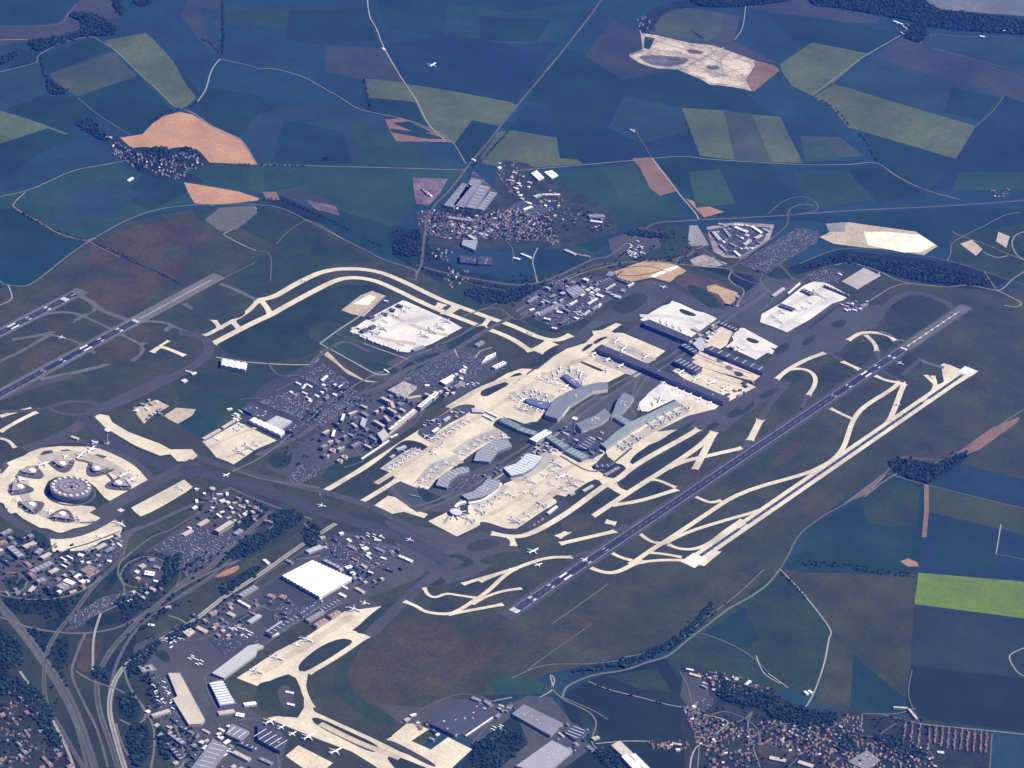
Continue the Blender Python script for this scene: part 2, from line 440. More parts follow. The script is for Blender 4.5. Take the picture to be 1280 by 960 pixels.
s con 16 590,756 610,745 630,739 652,736
s con 18 560,769 590,763 629,756
s con 16 530,735 535,745 545,748 557,742 575,745 595,748
s con 16 600,728 618,720 640,712
s con 24 734,708 748,714 762,717 776,714 792,705 805,702
s con 20 800,703 830,700 862,701
s con 24 788,706 808,692 820,684 835,675 880,645 925,615 1010,592 1030,582 1042,575 1055,560 1062,537 1068,522 1080,508 1115,487 1126,477
s con 20 762,690 775,697 790,701
s con 20 798,666 808,674 818,679 832,679
s con 20 832,679 860,665 905,651 945,640 975,628
s con 20 835,681 850,687 870,687 890,678 905,665 928,650
s con 18 812,691 832,693 852,697
s con 20 864,619 878,625 888,629 902,626
s cg 70 527,606 536,595 548,583 562,577 575,574
s cg 70 573,568 583,560 597,550 612,545 628,540
s cg 60 590,632 605,627 618,618 628,606
s cg 70 640,600 662,590 676,580 690,568
s cg 90 643,497 660,492 690,500
s cg 90 650,508 670,514
s cg 90 680,472 700,470 722,480
s cg 90 706,464 730,474
s cg 60 745,448 775,460 800,470
s cg 60 760,428 790,438 815,452
s cg 50 775,562 800,545 830,527 858,512
s cg 40 480,588 505,570 520,562
s cg 40 538,552 560,540 582,526
s cg2 26 470,605 510,580 560,545 600,520 640,495 700,460 740,445
s cg2 22 600,650 640,630 680,600 720,580 745,575
s cg2 30 640,655 680,625 720,600
s cg2 30 560,510 610,480 660,470
s cg 60 50,575 90,566 130,578 160,598
s cg 40 30,600 30,625 60,648 100,652
s cg2 34 320,845 380,810 440,770
s cg2 30 400,905 450,930 500,948
s cg2 26 440,410 480,425 520,430
s cg2 26 480,390 520,410 560,420
s cgw 40 460,420 500,405 545,395
s cgw 26 800,395 840,395 880,404
s cgw 30 960,400 990,380 1030,360
s cgw 30 975,410 1010,388 1045,370
s cg2 24 850,456 900,475 930,482
s cg2 16 262,560 290,545 320,535
s cg2 14 285,572 310,560 335,550
s cgw 26 925,425 940,440 962,440
g dgr 1052,447 1060,437 1077,427 1090,430 1092,442 1085,452 1075,460 1060,452
g dgr 1030,455 1045,452 1065,462 1072,467 1060,477 1022,480 1025,462
g dgr 1092,421 1107,420 1118,430 1110,438 1100,436
g dgr 1106,413 1112,411 1125,417 1130,424 1122,425
g dgr 1122,445 1135,440 1155,452 1150,462 1135,457
g dgr 1100,465 1110,457 1135,461 1132,474 1115,471
g dgr 975,471 992,464 1004,467 1008,473 990,479
g dgr 1037,406 1045,401 1060,400 1055,409 1042,411
g dgr 1008,410 1046,381 1049,383 1012,413
g dgr 905,525 915,509 940,500 945,507 927,520
g dgr 880,537 890,528 902,530 890,538
g dgr 947,496 960,488 975,485 965,495 952,500
g dgr 965,440 980,428 990,432 975,445
g dgr 1000,430 1015,418 1022,422 1008,434
g dgr 660,455 690,436 700,437 690,446 668,462
g dgr 700,405 720,398 740,402 720,414 705,413
g dk 145,872 160,868 175,882 176,898 160,905 148,898
g dk 128,830 150,812 172,795 168,812 148,838 138,860 128,862
g dk 195,905 210,918 214,945 206,955 196,930
g dk 160,908 186,908 190,940 172,962 158,930
g dk 55,775 80,772 92,782 70,790 58,788
g dk 20,775 50,790 70,790 55,822 35,800
g dk 70,800 88,792 85,830 72,842 64,830
g dk 50,870 62,895 78,925 95,955 70,930 52,895
g dk 0,745 60,752 90,750 80,765 30,770 0,762
g dk 105,770 140,768 180,752 170,772 135,782 108,786
g dk 118,680 140,672 150,678 138,690 125,692
g dk 140,705 158,696 146,728 132,742 128,735
g dk 285,655 310,645 340,640 345,650 320,662 295,668
g brr 95,800 112,797 128,800 118,830 110,838 98,825
s asp 24 846,612 858,605
s asp 30 862,598 857,608
s asp 26 928,560 942,552
s asp 30 937,551 931,562
s asp 24 769,664 784,656
s asp 20 715,697 738,689
s asp 24 735,708 726,700
s asp 20 763,691 753,684
s asp 20 799,667 789,660
s asp 18 865,620 855,613
s asp 20 1038,511 1028,504
s asp 30 950,525 962,506 985,478
s asp 28 873,537 893,524 920,508 945,490
s asp 24 971,474 945,495 925,512
s asp 22 1010,494 1002,510
s asp 26 1053,452 1035,441 1012,430
s asp 24 1075,462 1086,471
s asp 22 1061,426 1046,432 1030,441
s asp 22 1096,439 1101,452
s asp 22 1119,426 1130,434
s asp 20 1130,478 1112,470 1098,460
s asp 22 1128,470 1140,458 1152,448
f vil -40,870 20,850 60,890 100,960 100,1000 -40,1000
g brd3 115,440 140,425 172,428 178,440 150,455 128,456
g brd3 160,410 185,405 208,412 205,425 180,430 162,422
g brd4 88,383 105,377 118,385 112,393 95,392
g brd3 55,410 75,397 98,398 80,412 62,416
g brd4 85,415 105,405 125,412 110,424 95,422
g brd3 20,455 55,432 85,430 60,450 30,468
g brd4 80,480 110,465 135,462 120,478 95,486
g brd4 232,395 262,362 300,378 310,395 280,402 250,398
g brd4 195,395 218,385 258,398 265,410 240,414 210,404
g brd3 840,600 862,585 880,590 868,606 850,610
g brd4 905,600 940,580 990,560 1010,570 980,588 930,602
g brd3 960,580 990,555 1010,550 1000,568 975,582
g brd3 1040,540 1052,525 1058,535 1048,552
g brd4 790,650 820,635 850,640 838,662 815,668
g brd3 700,650 730,640 748,648 730,662 705,668
g brd3 980,640 1020,610 1050,600 1030,625 995,650
g brd3 680,800 720,770 750,770 720,800 690,815
r rl 22 758,-20 752,0 700,68 640,140 610,178 585,208 562,238 540,262 530,300 527,330 519,345
r rw 12 458,-10 462,20 470,35 480,60 500,95 520,125 532,150 545,166 558,176
r ry 12 320,86 345,87 380,97 400,108 425,122 450,137 500,148 530,158 548,166 567,180 582,205
r ry 12 320,206 400,208 480,210 582,213
r rw 12 247,127 257,112 263,92 268,82 275,74
r rw 10 321,206 303,177 285,168 265,158 243,143 230,137
r ry 9 275,74 295,78 320,84
r ry 9 -20,95 20,85 45,78 50,68 80,53 113,46 125,51 145,64 175,93 200,115 218,133
r ry 10 0,246 40,236 90,214 130,206 150,202 165,200
r rp 10 0,33 40,33 75,30 85,18 95,5
r rw 10 0,50 35,49
r rg 9 97,122 125,145 162,168
r ry 12 640,214 700,209 790,201 850,196 895,200 1000,206 1060,206 1095,204 1120,220 1155,237 1200,250
r rw 14 815,198 845,238 862,258 870,268 874,276
r rp 8 792,160 815,198
r rp 8 760,25 785,32 800,38
r rw 12 800,38 804,60 795,66 787,70 802,80 825,86 845,84
r rw 8 932,8 928,35 918,50
r ry 12 1015,120 1070,78 1090,65 1125,45
r rg 9 1150,55 1165,44 1200,46 1250,46 1280,50
r rg 9 1165,60 1215,74 1280,92
r rg 8 1220,158 1240,140 1255,120
r rg 14 -20,330 0,352 10,357 35,357 60,340 88,318 115,300 160,275 200,262 240,257 275,256 320,256 355,262 395,282 430,300 460,315 480,325 510,335 520,340 519,350 510,348
r rg 30 110,302 118,298
r rw 10 10,357 15,372 5,380 -10,385
r rw 9 32,240 17,255 22,262 45,275
r br3 20 45,275 75,293 110,302
r br3 16 110,302 150,322
r dk 14 118,305 155,323 200,342 230,358
r rw 9 320,314 300,305 285,297 280,293 290,287
r rg 9 320,328 300,338 275,350
r rg 8 320,314 338,320 338,352
r rg 8 345,306 360,290 382,275
r ry 9 382,275 400,282 430,300
r rl 26 520,332 560,342 600,350 640,356 672,354 700,344 740,325 760,321 785,303 800,293 815,281 830,278 850,277 880,275 960,271 1060,264 1180,258 1280,251 1340,246
r rl 10 560,345 600,358 640,366
r rl 14 590,392 640,372 672,355
r rg 12 580,395 620,385 650,400 680,362 720,342 745,332 800,327 845,325
r rw 9 672,354 668,338 666,325 672,310
r ry 12 645,390 690,362 720,345 760,333 800,327 845,330 880,334 912,337 911,348 918,356 930,364 922,380
r ry 9 845,328 850,322 860,320 870,312 880,308 862,305
r rl 18 880,312 890,320 912,334 930,322 960,302 975,290 984,280 985,268 990,260 1005,256 1018,258
r rl 14 960,268 975,255 990,248 1005,247 1018,252 1022,261 1012,266 985,269
r rl 14 912,334 920,345 935,352 952,357 958,366 948,376 930,388 900,405
r rl 14 960,340 950,350 958,362 966,370 960,382 945,392
r rl 18 980,365 1000,352 1020,340 1040,332
r rg 12 973,330 985,342 992,350
r ry 10 973,330 1000,312 1020,298 1040,292
r ry 14 1042,332 1060,329 1080,333 1100,340 1120,350 1140,355 1170,358 1190,359 1210,357 1245,363 1255,360 1265,350 1280,340 1310,320
r ry 10 1088,376 1110,362 1125,356 1140,355
r rg 9 1000,330 1050,312 1110,315 1180,325 1260,350 1300,365
r rw 10 1340,280 1280,290 1266,300 1267,312 1280,325 1340,350
r ry 10 1190,290 1202,296 1230,305 1260,318 1282,326
r rg 10 1275,266 1255,270 1230,283 1205,295 1190,305 1188,318 1184,326
r rw 10 1228,315 1245,322 1260,320
r rw 10 1245,363 1275,378 1270,384 1255,382
r rg 12 1080,622 1120,593 1180,575 1230,545 1275,515 1310,500
r rp 12 975,712 985,695 1000,668 1030,645 1060,628 1085,612 1108,590 1125,573 1150,574 1180,575
r rg 10 1108,592 1160,607 1280,636 1340,650
r ry 9 1230,340 1245,362
r rw 9 1245,693 1248,675 1251,656
r rg 7 1245,693 1280,700
r rw 10 1280,810 1262,820 1270,838 1280,845
r rw 12 975,712 1000,738 1022,765 1038,788 1036,800 1030,830 1020,860 1010,880 1000,895
r rw 9 960,842 985,860
r rg 18 703,872 710,858 740,845 780,838 810,828 835,820 860,800 880,785 910,762 940,745 960,730 975,712
r rg 10 780,822 830,812 850,800 880,775 920,745 955,712
r rg 9 640,848 680,832 740,830 780,825
r rg 9 690,780 740,745 760,730
r rg 7 660,838 675,826 740,780
r rw 10 690,862 693,850 688,845 690,862 675,872
r rg 14 690,862 705,875 735,890 745,905 740,928 755,945 765,965
r rg 10 703,872 740,888 760,900
r rw 8 735,852 760,862 800,872 830,880 860,886
r rw 10 745,930 780,927 810,927
r rg 10 850,840 860,860 866,885 875,900 872,960
r rw 10 866,890 885,895 910,905 870,935 862,965
r rg 9 850,800 870,792 900,800 935,818 960,840
r rw 9 945,820 955,842 975,855
r rg 12 910,905 930,900 940,890 935,905 938,925 950,960
r rw 9 640,872 600,880
r rg 9 1145,885 1120,892 1078,892
r ry 12 1150,905 1200,910 1280,918 1340,925
r rg 9 1240,918 1237,965
r rg 9 1098,892 1140,902 1150,905
r rg 9 1060,892 1055,915 1070,930 1040,955
r rg 9 1078,892 1076,915
r rg 7 1140,838 1136,870 1150,905
r rg 10 600,620 560,640
m rl 34 -30,720 0,755 30,790 60,832 85,870 102,910 118,960 125,990
m rl 13 -30,728 0,763 28,797 57,838 80,875 96,912 110,965
m rl 20 127,720 110,742 92,767 75,787 62,807 56,832 55,860 60,885 75,910 92,940 107,965
m rp 14 -20,768 0,772 37,785 75,791 107,792 140,787 165,777 190,760 215,742 250,722 300,700
m rl 26 340,640 290,682 260,712 232,726 205,750 180,770 158,792 138,815 124,842 121,865 126,895 138,930 150,970
m rl 14 350,652 300,690 262,722 230,742 190,770 165,795 148,825 140,850 137,875 140,905 155,950 160,970
m rw 22 420,655 380,680 320,722 280,747 240,778 205,798 175,818 152,838 140,862 137,890 145,925 158,968
m rg 10 155,835 160,855 175,880 190,905 193,930 188,965
m rw 12 25,840 45,870 65,900 85,940 95,970
m rp 12 107,792 95,820 90,845 105,880 122,915 135,960
m rg 10 172,875 182,890 178,902 165,907 150,900
m rg 10 95,840 115,852 145,862 172,875
m rg 10 160,945 150,925 145,905
m rw 10 135,750 125,770 117,800 116,838
m rl 20 290,610 240,632 190,655 160,670 150,700 120,730 100,755
m rg 9 0,744 20,748 45,750 75,748 105,738 127,722
m rg 9 5,716 25,718 33,728 28,738 14,742 0,740
m rg 10 150,720 160,705 180,697 200,700 214,712 210,725 195,733 170,735 155,730 150,720
m rg 9 165,690 150,705 148,720 155,735 150,755 105,775
m rl 10 165,690 190,672 215,662 250,640
m rl 16 390,650 360,640 320,625 290,612
m rg 10 380,655 395,670 398,680
m rl 26 320,570 370,548 400,528 430,505 460,490 480,482 510,462 540,450 570,437 600,418 640,396
m rl 14 400,610 330,600 300,590
m rg 10 290,590 330,570 380,530 420,500 450,478 490,460 510,448 540,437
m rw 9 270,447 320,454 385,456 400,445
m rw 9 400,430 420,415 450,395 482,370
m rw 9 400,430 440,452 470,468 485,468
m rl 10 420,418 455,430 510,450 520,455 515,465 500,478
m rw 7 455,430 510,450
m rl 22 385,460 400,445 430,428 460,440
m rl 12 335,455 350,470 380,470 420,480 445,490
m rl 14 555,440 545,432 565,425 600,405
m rl 14 500,480 530,460 560,445 575,440 595,448 630,462
m rw 8 568,437 575,450 590,452 600,440 615,435
m rl 14 520,640 545,632 575,618 600,602 630,585 660,565 685,548 705,535 744,506 775,486 806,466
m rl 14 515,634 545,626 572,612 598,595 628,577 655,560 690,535 740,499 770,480 800,465
m rw 12 555,655 572,630 600,612 640,585 680,556 700,540
m rl 12 490,610 500,622 515,634
m rl 14 806,466 795,480 790,500 788,510 795,520
m rl 14 812,468 800,485 792,500
m rl 12 705,530 730,505 760,495
m rw 8 688,560 712,545 735,532
m rl 20 806,466 820,455 838,445 870,420 895,402 915,388 940,370 955,358
m rl 16 810,470 845,450 878,425 900,408 925,388 950,372 962,362
m rw 7 896,408 870,425
m asl 12 700,570 745,590 790,560
m rl 12 300,905 340,930 350,965
m rl 14 275,735 330,760 350,765
m rg 10 420,680 400,695 370,700
m rg 12 195,850 230,940 220,965
m ry 9 210,770 225,775 240,785
m rl 9 325,530 360,548 392,560
m rl 9 300,500 330,500 372,525 400,540
m rl 9 345,490 380,470 400,458
m rl 8 372,505 410,520 440,500 470,478
m rl 9 400,500 425,518 450,520
m rl 9 420,560 450,545 480,530 500,520
m rl 8 440,560 455,575 430,585
m rl 8 465,515 478,535 490,548
m rl 9 270,850 300,830 340,800 400,760 440,735
m rl 9 200,800 250,800 300,775 350,745
m rl 9 255,845 262,870 280,895 310,900
m rl 8 205,845 225,880 245,915 270,925
m rl 9 235,925 280,905 330,898
m rl 8 300,750 330,720 380,690 420,670
m rl 9 440,735 470,705 510,690
m rl 8 395,690 430,705 470,720
m rl 8 30,670 60,700 90,720 130,705
m rl 8 0,690 40,715 80,745
m rl 8 50,715 80,690 110,680 150,665
m rl 8 20,730 40,705 70,680
m rl 8 650,395 690,365 740,345
m rl 8 690,350 705,375 720,400
m rl 8 660,375 690,390 715,405
m rl 8 740,350 735,375 745,392
m rl 9 540,262 570,275 610,285 650,300 700,300
m rl 7 600,262 620,290 640,310 640,330
m rl 7 620,215 645,245 680,260 740,278
m rl 8 580,300 630,280 680,270
m rl 8 885,300 920,300 960,288
m rl 7 905,285 925,318
m rl 7 930,280 945,305
m rl 8 870,905 905,890 940,905 960,930 1000,945
m rl 7 935,925 980,905 1020,915 1060,900
m rl 7 985,960 1020,930 1070,920 1150,930
m rl 7 1090,960 1095,925 1120,905
m rl 8 590,930 620,895 640,878
m rl 8 500,905 540,880 580,868 620,878
m rl 7 250,630 290,620 330,640 345,655
m rl 7 220,690 225,720 215,740
m rl 7 180,770 230,745 270,720 300,700
"""
